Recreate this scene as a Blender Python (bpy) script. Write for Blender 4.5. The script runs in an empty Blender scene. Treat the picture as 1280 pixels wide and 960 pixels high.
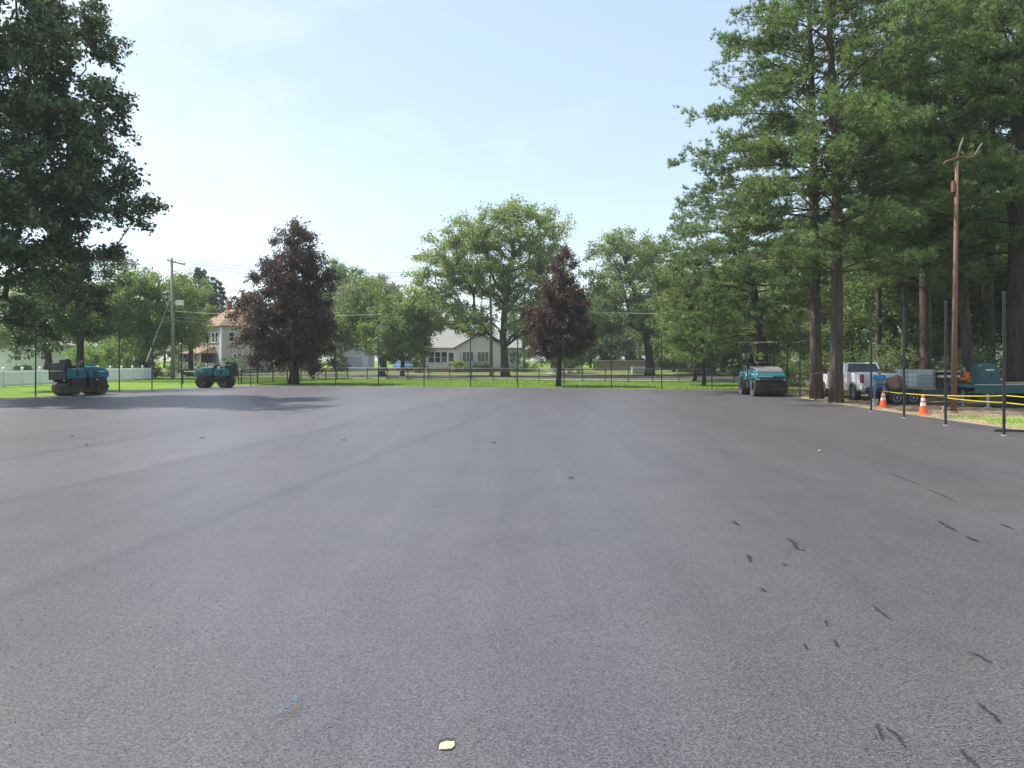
import bpy, math, random
import numpy as np
from mathutils import Vector, Matrix

R = math.radians
PI = math.pi
rng = np.random.default_rng(7)
random.seed(7)
SC = bpy.context.scene
COL = SC.collection

# ------------------------------------------------------------------ camera
F = 950.0            # focal length in pixels of a 1280 px wide picture
HZ = 451.0           # horizon row
CH = 1.9             # camera height
cam_d = bpy.data.cameras.new('camera')
cam = bpy.data.objects.new('camera', cam_d)
COL.objects.link(cam)
cam.location = (0, 0, CH)
cam.rotation_euler = (R(90), 0, 0)
cam_d.sensor_width = 36.0
cam_d.lens = 36.0 * F / 1280.0
cam_d.shift_y = -(480.0 - HZ) / 1280.0
cam_d.clip_end = 6000
SC.camera = cam


def W(px, py, Z):
    return np.array([(px - 640.0) * Z / F, Z, CH - (py - HZ) * Z / F])


def G(px, py, z=0.0):
    Z = (CH - z) * F / (py - HZ)
    return np.array([(px - 640.0) * Z / F, Z, z])


# ------------------------------------------------------------------ tagging
def tag(o, label=None, cat=None, group=None, kind=None):
    if label:
        o['label'] = label
    if cat:
        o['category'] = cat
    if group:
        o['group'] = group
    if kind:
        o['kind'] = kind
    return o


def empty(name, loc, label, cat, rz=0.0, group=None):
    o = bpy.data.objects.new(name, None)
    COL.objects.link(o)
    o.location = [float(v) for v in loc]
    o.rotation_euler = (0, 0, rz)
    o.empty_display_size = 0.2
    return tag(o, label, cat, group)


def copy_tree(o, parent=None):
    c = o.copy()
    COL.objects.link(c)
    if parent is not None:
        c.parent = parent
    for ch in list(o.children):
        copy_tree(ch, c)
    return c


# ------------------------------------------------------------------ materials
def nodes_of(m):
    m.use_nodes = True
    nt = m.node_tree
    for n in list(nt.nodes):
        nt.nodes.remove(n)
    return nt, nt.nodes, nt.links


def ramp(nt, stops):
    r = nt.nodes.new('ShaderNodeValToRGB')
    while len(r.color_ramp.elements) < len(stops):
        r.color_ramp.elements.new(0.5)
    for e, (p, c) in zip(r.color_ramp.elements, stops):
        e.position = p
        e.color = (c[0], c[1], c[2], 1)
    return r


def mat(name, c1, c2=None, scale=3.0, rough=0.6, metal=0.0, bump=0.0, bscale=None, coat=0.0, spec=0.5, stretch=None, detail=6):
    m = bpy.data.materials.new(name)
    nt, N, L = nodes_of(m)
    out = N.new('ShaderNodeOutputMaterial')
    p = N.new('ShaderNodeBsdfPrincipled')
    L.new(p.outputs[0], out.inputs[0])
    if c2 is None:
        c2 = tuple(v * 0.78 for v in c1)
    tc = N.new('ShaderNodeTexCoord')
    mp = N.new('ShaderNodeMapping')
    if stretch:
        mp.inputs['Scale'].default_value = stretch
    L.new(tc.outputs['Object'], mp.inputs[0])
    ns = N.new('ShaderNodeTexNoise')
    ns.inputs['Scale'].default_value = scale
    ns.inputs['Detail'].default_value = detail
    ns.inputs['Roughness'].default_value = 0.6
    L.new(mp.outputs[0], ns.inputs['Vector'])
    r = ramp(nt, [(0.32, c1), (0.68, c2)])
    L.new(ns.outputs['Fac'], r.inputs[0])
    L.new(r.outputs[0], p.inputs['Base Color'])
    p.inputs['Roughness'].default_value = rough
    p.inputs['Metallic'].default_value = metal
    p.inputs['Specular IOR Level'].default_value = spec
    p.inputs['Coat Weight'].default_value = coat
    if bump:
        nb = N.new('ShaderNodeTexNoise')
        nb.inputs['Scale'].default_value = bscale or scale * 4
        nb.inputs['Detail'].default_value = 4
        L.new(mp.outputs[0], nb.inputs['Vector'])
        b = N.new('ShaderNodeBump')
        b.inputs['Strength'].default_value = bump
        b.inputs['Distance'].default_value = 0.02
        L.new(nb.outputs['Fac'], b.inputs['Height'])
        L.new(b.outputs[0], p.inputs['Normal'])
    return m


def leaf_mat(name, cols, trans=0.35, clump=0.5, gloss=0.03, tcol=1.25):
    """two sided leaf: colour differs from leaf to leaf and drifts through the crown with a noise"""
    m = bpy.data.materials.new(name)
    nt, N, L = nodes_of(m)
    out = N.new('ShaderNodeOutputMaterial')
    geo = N.new('ShaderNodeNewGeometry')
    tc = N.new('ShaderNodeTexCoord')
    ns = N.new('ShaderNodeTexNoise')
    ns.inputs['Scale'].default_value = clump
    ns.inputs['Detail'].default_value = 2
    L.new(tc.outputs['Object'], ns.inputs['Vector'])
    mx = N.new('ShaderNodeMath')
    mx.operation = 'MULTIPLY_ADD'
    mx.inputs[1].default_value = 0.55
    L.new(geo.outputs['Random Per Island'], mx.inputs[0])
    m2 = N.new('ShaderNodeMath')
    m2.operation = 'MULTIPLY_ADD'
    m2.inputs[1].default_value = 1.3
    m2.inputs[2].default_value = -0.42
    L.new(ns.outputs['Fac'], m2.inputs[0])
    L.new(m2.outputs[0], mx.inputs[2])
    n = len(cols)
    r = ramp(nt, [((i + 0.2) / n, c) for i, c in enumerate(cols)])
    L.new(mx.outputs[0], r.inputs[0])
    d = N.new('ShaderNodeBsdfDiffuse')
    t = N.new('ShaderNodeBsdfTranslucent')
    g = N.new('ShaderNodeBsdfGlossy')
    g.inputs['Roughness'].default_value = 0.5
    g.inputs['Color'].default_value = (0.9, 0.95, 1, 1)
    L.new(r.outputs[0], d.inputs['Color'])
    hs = N.new('ShaderNodeHueSaturation')
    hs.inputs['Value'].default_value = tcol
    hs.inputs['Hue'].default_value = 0.49
    L.new(r.outputs[0], hs.inputs['Color'])
    L.new(hs.outputs[0], t.inputs['Color'])
    a = N.new('ShaderNodeMixShader')
    a.inputs[0].default_value = trans
    L.new(d.outputs[0], a.inputs[1])
    L.new(t.outputs[0], a.inputs[2])
    b = N.new('ShaderNodeMixShader')
    b.inputs[0].default_value = gloss
    L.new(a.outputs[0], b.inputs[1])
    L.new(g.outputs[0], b.inputs[2])
    L.new(b.outputs[0], out.inputs[0])
    return m


def bark_mat(name, c1, c2):
    return mat(name, c1, c2, scale=5, rough=0.9, bump=0.8, bscale=9, stretch=(1, 1, 0.18), spec=0.2)


M = {}
M['bark_pine'] = bark_mat('bark_pine', (0.05, 0.038, 0.032), (0.125, 0.095, 0.078))
M['bark_grey'] = bark_mat('bark_grey', (0.055, 0.047, 0.04), (0.14, 0.12, 0.10))
M['bark_dark'] = bark_mat('bark_dark', (0.03, 0.026, 0.023), (0.08, 0.066, 0.055))
M['oak_leaf'] = leaf_mat('oak_leaf', [(0.035, 0.06, 0.026), (0.06, 0.098, 0.036), (0.105, 0.145, 0.055)], trans=0.28, gloss=0.05)
M['elm_leaf'] = leaf_mat('elm_leaf', [(0.07, 0.125, 0.032), (0.13, 0.20, 0.05), (0.21, 0.275, 0.08)], trans=0.48)
M['locust_leaf'] = leaf_mat('locust_leaf', [(0.09, 0.15, 0.042), (0.165, 0.235, 0.06), (0.26, 0.33, 0.10)], trans=0.48)
M['pale_leaf'] = leaf_mat('pale_leaf', [(0.10, 0.165, 0.06), (0.17, 0.24, 0.085), (0.26, 0.33, 0.14)], trans=0.48)
M['lime_leaf'] = leaf_mat('lime_leaf', [(0.11, 0.19, 0.045), (0.17, 0.27, 0.06), (0.25, 0.35, 0.10)], trans=0.42, clump=1.2)
M['wood_leaf'] = leaf_mat('wood_leaf', [(0.04, 0.085, 0.022), (0.095, 0.16, 0.035), (0.18, 0.26, 0.06)], trans=0.45)
M['copper_leaf'] = leaf_mat('copper_leaf', [(0.022, 0.018, 0.018), (0.048, 0.033, 0.029), (0.13, 0.082, 0.06)], trans=0.3, tcol=1.4)
M['copper_leaf_red'] = leaf_mat('copper_leaf_red', [(0.026, 0.019, 0.016), (0.06, 0.037, 0.028), (0.13, 0.08, 0.052)], trans=0.28, tcol=1.3)
M['tan_leaf'] = leaf_mat('tan_leaf', [(0.09, 0.11, 0.05), (0.15, 0.16, 0.08), (0.22, 0.21, 0.11)], trans=0.4)
M['spruce_leaf'] = leaf_mat('spruce_leaf', [(0.02, 0.045, 0.03), (0.035, 0.07, 0.045), (0.055, 0.095, 0.06)], trans=0.15)
M['pine_needle'] = leaf_mat('pine_needle', [(0.052, 0.105, 0.038), (0.115, 0.19, 0.058), (0.20, 0.28, 0.085)], trans=0.42, clump=0.8)
M['shrub_leaf'] = leaf_mat('shrub_leaf', [(0.025, 0.05, 0.018), (0.05, 0.09, 0.03), (0.09, 0.15, 0.045)], trans=0.3, clump=2)
M['grass_blade'] = leaf_mat('grass_blade', [(0.095, 0.17, 0.022), (0.145, 0.24, 0.03), (0.21, 0.30, 0.055)], trans=0.35, clump=0.3)
M['straw_blade'] = leaf_mat('straw_blade', [(0.22, 0.2, 0.09), (0.3, 0.28, 0.12), (0.36, 0.32, 0.18)], trans=0.25, clump=0.8)

M['black_steel'] = mat('black_steel', (0.012, 0.012, 0.013), (0.02, 0.02, 0.021), rough=0.45)
M['black_plastic'] = mat('black_plastic', (0.016, 0.016, 0.018), (0.03, 0.029, 0.029), rough=0.6)
M['rubber'] = mat('rubber', (0.018, 0.018, 0.018), (0.035, 0.033, 0.031), rough=0.85)
M['teal_paint'] = mat('teal_paint', (0.009, 0.165, 0.205), (0.014, 0.135, 0.17), scale=1.6, rough=0.35, coat=0.3)
M['teal_dull_shaded'] = mat('teal_dull_shaded', (0.014, 0.085, 0.11), (0.03, 0.075, 0.09), scale=2.5, rough=0.6)  # dull teal, darkened so the colour carries the deep shade on the trailers
M['drum_steel'] = mat('drum_steel', (0.032, 0.026, 0.022), (0.095, 0.074, 0.058), scale=3, rough=0.6, metal=0.25)
M['hub_rust'] = mat('hub_rust', (0.10, 0.07, 0.05), (0.22, 0.17, 0.13), scale=6, rough=0.8)
M['pale_metal'] = mat('pale_metal', (0.5, 0.5, 0.48), (0.36, 0.36, 0.35), scale=5, rough=0.5, metal=0.2)
M['white_paint'] = mat('white_paint', (0.80, 0.81, 0.83), (0.72, 0.73, 0.75), scale=0.8, rough=0.35, coat=0.4)
M['white_vinyl'] = mat('white_vinyl', (0.86, 0.86, 0.88), (0.80, 0.80, 0.82), scale=1.0, rough=0.5)
M['dark_glass'] = mat('dark_glass', (0.012, 0.014, 0.017), (0.02, 0.022, 0.026), rough=0.06, spec=0.8)
M['chrome'] = mat('chrome', (0.6, 0.6, 0.6), (0.5, 0.5, 0.5), rough=0.2, metal=1.0)
M['red_lens'] = mat('red_lens', (0.32, 0.012, 0.015), (0.22, 0.01, 0.012), rough=0.2, coat=0.5)
M['orange_cone'] = mat('orange_cone', (0.85, 0.12, 0.02), (0.72, 0.10, 0.02), scale=6, rough=0.5)
M['white_band'] = mat('white_band', (0.75, 0.73, 0.70), (0.62, 0.58, 0.55), scale=9, rough=0.5)
M['rust_pole'] = mat('rust_pole', (0.15, 0.068, 0.052), (0.21, 0.10, 0.076), scale=2.2, rough=0.8, stretch=(1, 1, 0.25))
M['wood_pole'] = mat('wood_pole', (0.17, 0.15, 0.135), (0.30, 0.275, 0.25), scale=3, rough=0.9, stretch=(1, 1, 0.1))
M['grey_metal'] = mat('grey_metal', (0.33, 0.34, 0.35), (0.42, 0.43, 0.44), rough=0.5, metal=0.3)
M['wire'] = mat('wire', (0.30, 0.31, 0.32), (0.36, 0.37, 0.38), rough=0.6)
M['dark_wire'] = mat('dark_wire', (0.10, 0.11, 0.12), (0.13, 0.14, 0.15), rough=0.6)
M['yellow_tape'] = mat('yellow_tape', (0.66, 0.54, 0.03), (0.56, 0.45, 0.03), scale=4, rough=0.45)
M['raw_wood'] = mat('raw_wood', (0.48, 0.36, 0.2), (0.36, 0.26, 0.15), scale=5, rough=0.85, stretch=(1, 1, 0.2))
M['skin'] = mat('skin', (0.48, 0.28, 0.20), (0.40, 0.22, 0.155), rough=0.55)
M['blue_cloth'] = mat('blue_cloth', (0.02, 0.26, 0.46), (0.018, 0.21, 0.39), scale=8, rough=0.85)
M['denim'] = mat('denim', (0.09, 0.15, 0.27), (0.16, 0.24, 0.36), scale=8, rough=0.9)
M['orange_cloth'] = mat('orange_cloth', (0.80, 0.15, 0.025), (0.68, 0.12, 0.02), scale=8, rough=0.85)
M['dark_cloth'] = mat('dark_cloth', (0.022, 0.022, 0.026), (0.04, 0.04, 0.045), scale=8, rough=0.9)
M['lime_cloth'] = mat('lime_cloth', (0.36, 0.62, 0.04), (0.30, 0.55, 0.03), scale=8, rough=0.8)
M['grey_hair'] = mat('grey_hair', (0.22, 0.21, 0.20), (0.32, 0.31, 0.30), scale=30, rough=0.9)
M['dark_hair'] = mat('dark_hair', (0.03, 0.02, 0.016), (0.05, 0.035, 0.026), scale=30, rough=0.9)
M['boot'] = mat('boot', (0.10, 0.06, 0.035), (0.06, 0.04, 0.025), rough=0.85)
M['grey_tarp'] = mat('grey_tarp', (0.10, 0.10, 0.11), (0.17, 0.17, 0.18), scale=3, rough=0.75, bump=0.4)
M['brown_sack'] = mat('brown_sack', (0.20, 0.11, 0.075), (0.33, 0.20, 0.14), scale=4, rough=0.9, bump=0.6)
M['tank_white'] = mat('tank_white', (0.62, 0.66, 0.66), (0.52, 0.57, 0.58), scale=1.5, rough=0.4)
M['tank_dark'] = mat('tank_dark', (0.30, 0.36, 0.37), (0.24, 0.30, 0.31), scale=1.5, rough=0.35)
M['roof_red'] = mat('roof_red', (0.25, 0.155, 0.095), (0.19, 0.118, 0.075), scale=4, rough=0.9, bump=0.4, stretch=(1, 1, 3))
M['roof_grey'] = mat('roof_grey', (0.26, 0.25, 0.235), (0.20, 0.192, 0.18), scale=4, rough=0.9, bump=0.4, stretch=(1, 1, 4))
M['brick'] = mat('brick', (0.28, 0.10, 0.07), (0.2, 0.08, 0.06), scale=9, rough=0.9)
M['cream_wall'] = mat('cream_wall', (0.55, 0.50, 0.43), (0.48, 0.43, 0.37), scale=1.2, rough=0.9)
M['fence_wood'] = mat('fence_wood', (0.24, 0.19, 0.15), (0.17, 0.14, 0.11), scale=2, rough=0.9, stretch=(4, 4, 0.3))
M['stone_grey'] = mat('stone_grey', (0.16, 0.155, 0.15), (0.24, 0.235, 0.225), scale=3, rough=0.9)
M['box_grey'] = mat('box_grey', (0.50, 0.55, 0.60), (0.44, 0.49, 0.54), scale=2, rough=0.6)
M['car_blue'] = mat('car_blue', (0.10, 0.22, 0.42), (0.12, 0.25, 0.45), rough=0.3, coat=0.5)
M['canopy_blue'] = mat('canopy_blue', (0.03, 0.16, 0.55), (0.03, 0.13, 0.46), rough=0.7)
M['concrete'] = mat('concrete', (0.42, 0.39, 0.36), (0.34, 0.315, 0.29), scale=1.2, rough=0.9)
M['cream_chip'] = mat('cream_chip', (0.48, 0.42, 0.28), (0.36, 0.31, 0.20), scale=60, rough=0.8)
M['tar'] = mat('tar', (0.012, 0.012, 0.013), (0.032, 0.031, 0.033), scale=60, rough=0.5, bump=0.5, bscale=120)
M['flake'] = mat('flake', (0.135, 0.135, 0.142), (0.10, 0.10, 0.107), scale=80, rough=0.6)


def siding_mat(name, c1, c2, pitch=0.14):
    m = mat(name, c1, c2, scale=1.0, rough=0.6)
    nt = m.node_tree
    N, L = nt.nodes, nt.links
    p = [n for n in N if n.type == 'BSDF_PRINCIPLED'][0]
    tc = [n for n in N if n.type == 'TEX_COORD'][0]
    w = N.new('ShaderNodeTexWave')
    w.wave_type = 'BANDS'
    w.bands_direction = 'Z'
    w.wave_profile = 'SAW'
    w.inputs['Scale'].default_value = 1.0 / pitch / 3.1416
    w.inputs['Distortion'].default_value = 0.0
    L.new(tc.outputs['Object'], w.inputs['Vector'])
    b = N.new('ShaderNodeBump')
    b.inputs['Strength'].default_value = 0.6
    b.inputs['Distance'].default_value = 0.03
    L.new(w.outputs['Fac'], b.inputs['Height'])
    L.new(b.outputs[0], p.inputs['Normal'])
    return m


M['siding_white'] = siding_mat('siding_white', (0.78, 0.755, 0.77), (0.72, 0.695, 0.71))
M['siding_grey'] = siding_mat('siding_grey', (0.42, 0.385, 0.375), (0.38, 0.35, 0.34))


# -------- asphalt
LANE_A = R(8.5)


def asphalt_mat():
    m = bpy.data.materials.new('fresh_asphalt')
    nt, N, L = nodes_of(m)
    out = N.new('ShaderNodeOutputMaterial')
    p = N.new('ShaderNodeBsdfPrincipled')
    L.new(p.outputs[0], out.inputs[0])
    tc = N.new('ShaderNodeTexCoord')

    def noise(scale, detail=4, rough=0.6, src=None, stretch=None):
        n = N.new('ShaderNodeTexNoise')
        n.inputs['Scale'].default_value = scale
        n.inputs['Detail'].default_value = detail
        n.inputs['Roughness'].default_value = rough
        if stretch:
            mp = N.new('ShaderNodeMapping')
            mp.inputs['Rotation'].default_value = (0, 0, LANE_A)
            mp.inputs['Scale'].default_value = stretch
            L.new(tc.outputs['Object'], mp.inputs[0])
            L.new(mp.outputs[0], n.inputs['Vector'])
        else:
            L.new(tc.outputs['Object'], n.inputs['Vector'])
        return n.outputs['Fac']

    def math_(op, a, b=None, c=None):
        n = N.new('ShaderNodeMath')
        n.operation = op
        for i, v in enumerate((a, b, c)):
            if v is None:
                continue
            if isinstance(v, (int, float)):
                n.inputs[i].default_value = v
            else:
                L.new(v, n.inputs[i])
        return n.outputs[0]

    def mrange(v, a, b, c, d):
        n = N.new('ShaderNodeMapRange')
        n.inputs[1].default_value = a
        n.inputs[2].default_value = b
        n.inputs[3].default_value = c
        n.inputs[4].default_value = d
        L.new(v, n.inputs[0])
        return n.outputs[0]

    # lanes laid side by side by the paver
    sx = N.new('ShaderNodeSeparateXYZ')
    L.new(tc.outputs['Object'], sx.inputs[0])
    u = math_('SUBTRACT', math_('MULTIPLY', sx.outputs[0], math.cos(LANE_A)), math_('MULTIPLY', sx.outputs[1], math.sin(LANE_A)))
    wob = math_('MULTIPLY', math_('SUBTRACT', noise(0.5, 2), 0.5), 0.25)
    u2 = math_('ADD', math_('ADD', u, wob), 8.35 + 3.45 * 20)
    q = math_('DIVIDE', u2, 3.45)
    lane = math_('FLOOR', q)
    fr = math_('FRACT', q)
    wn = N.new('ShaderNodeTexWhiteNoise')
    wn.noise_dimensions = '1D'
    L.new(lane, wn.inputs['W'])
    lanetone = mrange(wn.outputs['Value'], 0, 1, 0.93, 1.06)
    dist = math_('MULTIPLY', math_('MINIMUM', fr, math_('SUBTRACT', 1.0, fr)), 3.45)
    seamw = mrange(noise(1.6, 4, stretch=(1, 0.35, 1)), 0.35, 0.7, 0.02, 0.13)
    seam = math_('LESS_THAN', dist, seamw)
    seam_soft = N.new('ShaderNodeMapRange')
    seam_soft.interpolation_type = 'SMOOTHSTEP'
    seam_soft.inputs[1].default_value = 0.0
    seam_soft.inputs[2].default_value = 0.30
    seam_soft.inputs[3].default_value = 0.80
    seam_soft.inputs[4].default_value = 1.0
    L.new(math_('ADD', dist, math_('MULTIPLY', noise(3.0, 5), 0.12)), seam_soft.inputs[0])
    # roller marks: long streaks along the lane
    streak = mrange(noise(1.0, 5, 0.65, stretch=(1.6, 0.04, 1)), 0.3, 0.7, 0.90, 1.10)
    patch = mrange(noise(0.22, 6, 0.65, stretch=(1, 0.25, 1)), 0.3, 0.7, 0.96, 1.04)
    patch2 = mrange(noise(1.1, 5, 0.6), 0.3, 0.7, 0.93, 1.07)
    coarse = mrange(noise(0.42, 4, 0.7, stretch=(1, 0.5, 1)), 0.48, 0.66, 0.0, 1.0)
    # stone chips
    vo = N.new('ShaderNodeTexVoronoi')
    vo.inputs['Scale'].default_value = 95.0
    L.new(tc.outputs['Object'], vo.inputs['Vector'])
    chipv = N.new('ShaderNodeSeparateColor')
    L.new(vo.outputs['Color'], chipv.inputs[0])
    chip = mrange(chipv.outputs[0], 0, 1, 0.55, 1.35)
    fine0 = mrange(noise(58, 3, 0.8), 0.28, 0.72, 0.42, 1.55)
    pit_shade = mrange(noise(34, 3, 0.7), 0.30, 0.50, 0.45, 1.05)  # self-shade of the surface pits, put into the colour as dark spots
    fine = math_('MULTIPLY', fine0, math_('ADD', 1.0, math_('MULTIPLY', coarse, math_('SUBTRACT', pit_shade, 1.0))))
    tone = lanetone
    kk_ = mrange(u, -4.4, -2.2, 1.0, 0.30)
    seam_v = math_('SUBTRACT', 1.0, math_('MULTIPLY', kk_, math_('SUBTRACT', 1.0, seam_soft.outputs[0])))
    step1 = mrange(u, -5.0, -4.8, 1.07, 1.0)  # lanes left of this seam lighter: view-angle brightening put into the colour
    step2 = mrange(u, -8.5, -8.3, 1.05, 1.0)  # the same painted brightening again, one lane further left
    for v in (seam_v, step1, step2, streak, patch, patch2, chip, fine):
        tone = math_('MULTIPLY', tone, v)
    base = N.new('ShaderNodeMix')
    base.data_type = 'RGBA'
    base.inputs[6].default_value = (0.084, 0.075, 0.077, 1)
    base.inputs[7].default_value = (0.077, 0.072, 0.078, 1)
    L.new(mrange(noise(0.35, 4), 0.35, 0.65, 0, 1), base.inputs[0])
    hs = N.new('ShaderNodeVectorMath')
    hs.operation = 'SCALE'
    L.new(base.outputs[2], hs.inputs[0])
    L.new(tone, hs.inputs['Scale'])
    L.new(hs.outputs[0], p.inputs['Base Color'])
    rough = mrange(noise(0.5, 5), 0.3, 0.7, 0.44, 0.455)
    L.new(rough, p.inputs['Roughness'])
    p.inputs['Specular IOR Level'].default_value = 0.52
    hgt = math_('ADD', math_('MULTIPLY', noise(52, 3, 0.75), 1.0), math_('MULTIPLY', vo.outputs['Distance'], -0.5))
    b = N.new('ShaderNodeBump')
    b.inputs['Strength'].default_value = 0.16
    b.inputs['Distance'].default_value = 0.006
    L.new(hgt, b.inputs['Height'])
    L.new(b.outputs[0], p.inputs['Normal'])
    return m


def ground_mat(name, cols, s1=0.25, s2=6.0, bump=0.5):
    m = bpy.data.materials.new(name)
    nt, N, L = nodes_of(m)
    out = N.new('ShaderNodeOutputMaterial')
    p = N.new('ShaderNodeBsdfPrincipled')
    p.inputs['Roughness'].default_value = 0.95
    p.inputs['Specular IOR Level'].default_value = 0.1
    L.new(p.outputs[0], out.inputs[0])
    tc = N.new('ShaderNodeTexCoord')
    a = N.new('ShaderNodeTexNoise')
    a.inputs['Scale'].default_value = s1
    a.inputs['Detail'].default_value = 6
    a.inputs['Roughness'].default_value = 0.65
    c = N.new('ShaderNodeTexNoise')
    c.inputs['Scale'].default_value = s2
    c.inputs['Detail'].default_value = 4
    L.new(tc.outputs['Object'], a.inputs['Vector'])
    L.new(tc.outputs['Object'], c.inputs['Vector'])
    mx = N.new('ShaderNodeMath')
    mx.operation = 'MULTIPLY_ADD'
    mx.inputs[1].default_value = 0.45
    L.new(c.outputs['Fac'], mx.inputs[0])
    m3 = N.new('ShaderNodeMath')
    m3.operation = 'MULTIPLY'
    m3.inputs[1].default_value = 0.6
    L.new(a.outputs['Fac'], m3.inputs[0])
    L.new(m3.outputs[0], mx.inputs[2])
    n = len(cols)
    r = ramp(nt, [(0.36 + 0.34 * i / (n - 1), cc) for i, cc in enumerate(cols)])
    L.new(mx.outputs[0], r.inputs[0])
    L.new(r.outputs[0], p.inputs['Base Color'])
    b = N.new('ShaderNodeBump')
    b.inputs['Strength'].default_value = bump
    b.inputs['Distance'].default_value = 0.05
    L.new(c.outputs['Fac'], b.inputs['Height'])
    L.new(b.outputs[0], p.inputs['Normal'])
    return m


M['asphalt'] = asphalt_mat()
M['lawn'] = ground_mat('lawn', [(0.085, 0.145, 0.022), (0.12, 0.20, 0.028), (0.165, 0.245, 0.04)])
M['dull_lawn'] = ground_mat('dull_lawn', [(0.11, 0.125, 0.05), (0.145, 0.16, 0.06), (0.18, 0.19, 0.075)])
M['dirt'] = ground_mat('dirt', [(0.14, 0.105, 0.075), (0.22, 0.165, 0.115), (0.30, 0.24, 0.17)], s1=0.5)
M['litter'] = ground_mat('litter', [(0.05, 0.038, 0.025), (0.09, 0.065, 0.042), (0.13, 0.095, 0.06)], s1=0.4)
M['straw'] = ground_mat('straw', [(0.24, 0.19, 0.11), (0.33, 0.27, 0.16), (0.40, 0.33, 0.22)], s1=0.8)
M['dry_grass'] = ground_mat('dry_grass', [(0.22, 0.20, 0.09), (0.19, 0.25, 0.06), (0.15, 0.24, 0.05)], s1=0.6)
M['shaded_road'] = ground_mat('shaded_road', [(0.05, 0.05, 0.05), (0.065, 0.065, 0.064), (0.08, 0.08, 0.08)], s1=0.3, s2=30, bump=0.1)  # asphalt colour darkened to hold the street trees' shade


# ------------------------------------------------------------------ mesh builder
class MB:
    def __init__(self):
        self.v = []
        self.f = []

    def add(self, verts, faces):
        n = len(self.v)
        self.v += [tuple(float(c) for c in p) for p in verts]
        self.f += [tuple(i + n for i in f) for f in faces]
        return self

    def box(self, c, s, rz=0.0, taper=(1, 1), Mx=None):
        x, y, z = s[0] / 2, s[1] / 2, s[2] / 2
        tx, ty = taper
        vs = [(-x, -y, -z), (x, -y, -z), (x, y, -z), (-x, y, -z), (-x * tx, -y * ty, z), (x * tx, -y * ty, z), (x * tx, y * ty, z), (-x * tx, y * ty, z)]
        m = Matrix.Translation(Vector([float(q) for q in c])) @ (Mx if Mx is not None else Matrix.Rotation(rz, 4, 'Z'))
        vs = [m @ Vector(q) for q in vs]
        return self.add(vs, [(0, 3, 2, 1), (4, 5, 6, 7), (0, 1, 5, 4), (1, 2, 6, 5), (2, 3, 7, 6), (3, 0, 4, 7)])

    def tube(self, pts, rad, n=8, caps=True):
        P = np.array(pts, float)
        k = len(P)
        rad = np.full(k, float(rad)) if np.isscalar(rad) else np.array(rad, float)
        T = np.gradient(P, axis=0)
        T /= np.maximum(np.linalg.norm(T, axis=1, keepdims=True), 1e-9)
        up = np.array([0, 0, 1.0]) if abs(T[0][2]) < 0.9 else np.array([1.0, 0, 0])
        vs = []
        a = np.arange(n) * 2 * PI / n
        for i in range(k):
            s = np.cross(T[i], up)
            s /= max(np.linalg.norm(s), 1e-9)
            b = np.cross(s, T[i])
            up = b
            ring = P[i] + rad[i] * (np.cos(a)[:, None] * s + np.sin(a)[:, None] * b)
            vs += [tuple(q) for q in ring]
        fs = []
        for i in range(k - 1):
            for j in range(n):
                j2 = (j + 1) % n
                fs.append((i * n + j, i * n + j2, (i + 1) * n + j2, (i + 1) * n + j))
        if caps:
            fs.append(tuple(range(n - 1, -1, -1)))
            fs.append(tuple((k - 1) * n + j for j in range(n)))
        return self.add(vs, fs)

    def bar(self, a, b, r, n=6):
        return self.tube([a, b], r, n)

    def lathe(self, prof, c, axis='Z', n=24):
        """profile [(r, h)] turned round an axis through c"""
        vs, fs = [], []
        for r, h in prof:
            for j in range(n):
                t = 2 * PI * j / n
                a, b = r * math.cos(t), r * math.sin(t)
                q = {'Z': (a, b, h), 'Y': (a, h, b), 'X': (h, a, b)}[axis]
                vs.append((c[0] + q[0], c[1] + q[1], c[2] + q[2]))
        for i in range(len(prof) - 1):
            for j in range(n):
                j2 = (j + 1) % n
                fs.append((i * n + j, i * n + j2, (i + 1) * n + j2, (i + 1) * n + j))
        if prof[0][0] > 1e-6:
            fs.append(tuple(range(n - 1, -1, -1)))
        if prof[-1][0] > 1e-6:
            fs.append(tuple((len(prof) - 1) * n + j for j in range(n)))
        return self.add(vs, fs)

    def prism(self, poly, y0, y1, plane='XZ', inset=None):
        """extrude a 2D outline; plane XZ extrudes along y, YZ along x, XY along z"""
        k = len(poly)

        def at(p, d):
            return {'XZ': (p[0], d, p[1]), 'YZ': (d, p[0], p[1]), 'XY': (p[0], p[1], d)}[plane]
        vs = [at(p, y0) for p in poly] + [at(p, y1) for p in poly]
        fs = [tuple(range(k)), tuple(range(2 * k - 1, k - 1, -1))]
        for i in range(k):
            j = (i + 1) % k
            fs.append((i, i + k, j + k, j))
        return self.add(vs, fs)

    def build(self, name, m, parent=None, bevel=0.0, smooth=False, label=None):
        me = bpy.data.meshes.new(name)
        me.from_pydata(self.v, [], self.f)
        me.materials.append(m)
        import bmesh
        bm = bmesh.new()
        bm.from_mesh(me)
        bmesh.ops.recalc_face_normals(bm, faces=bm.faces)
        bm.to_mesh(me)
        bm.free()
        if smooth:
            me.polygons.foreach_set('use_smooth', [True] * len(me.polygons))
        o = bpy.data.objects.new(name, me)
        COL.objects.link(o)
        if parent is not None:
            o.parent = parent
        if bevel:
            b = o.modifiers.new('Bevel', 'BEVEL')
            b.width = bevel
            b.segments = 2
            b.limit_method = 'ANGLE'
            b.angle_limit = R(35)
        if label:
            o['label'] = label
        return o


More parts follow.
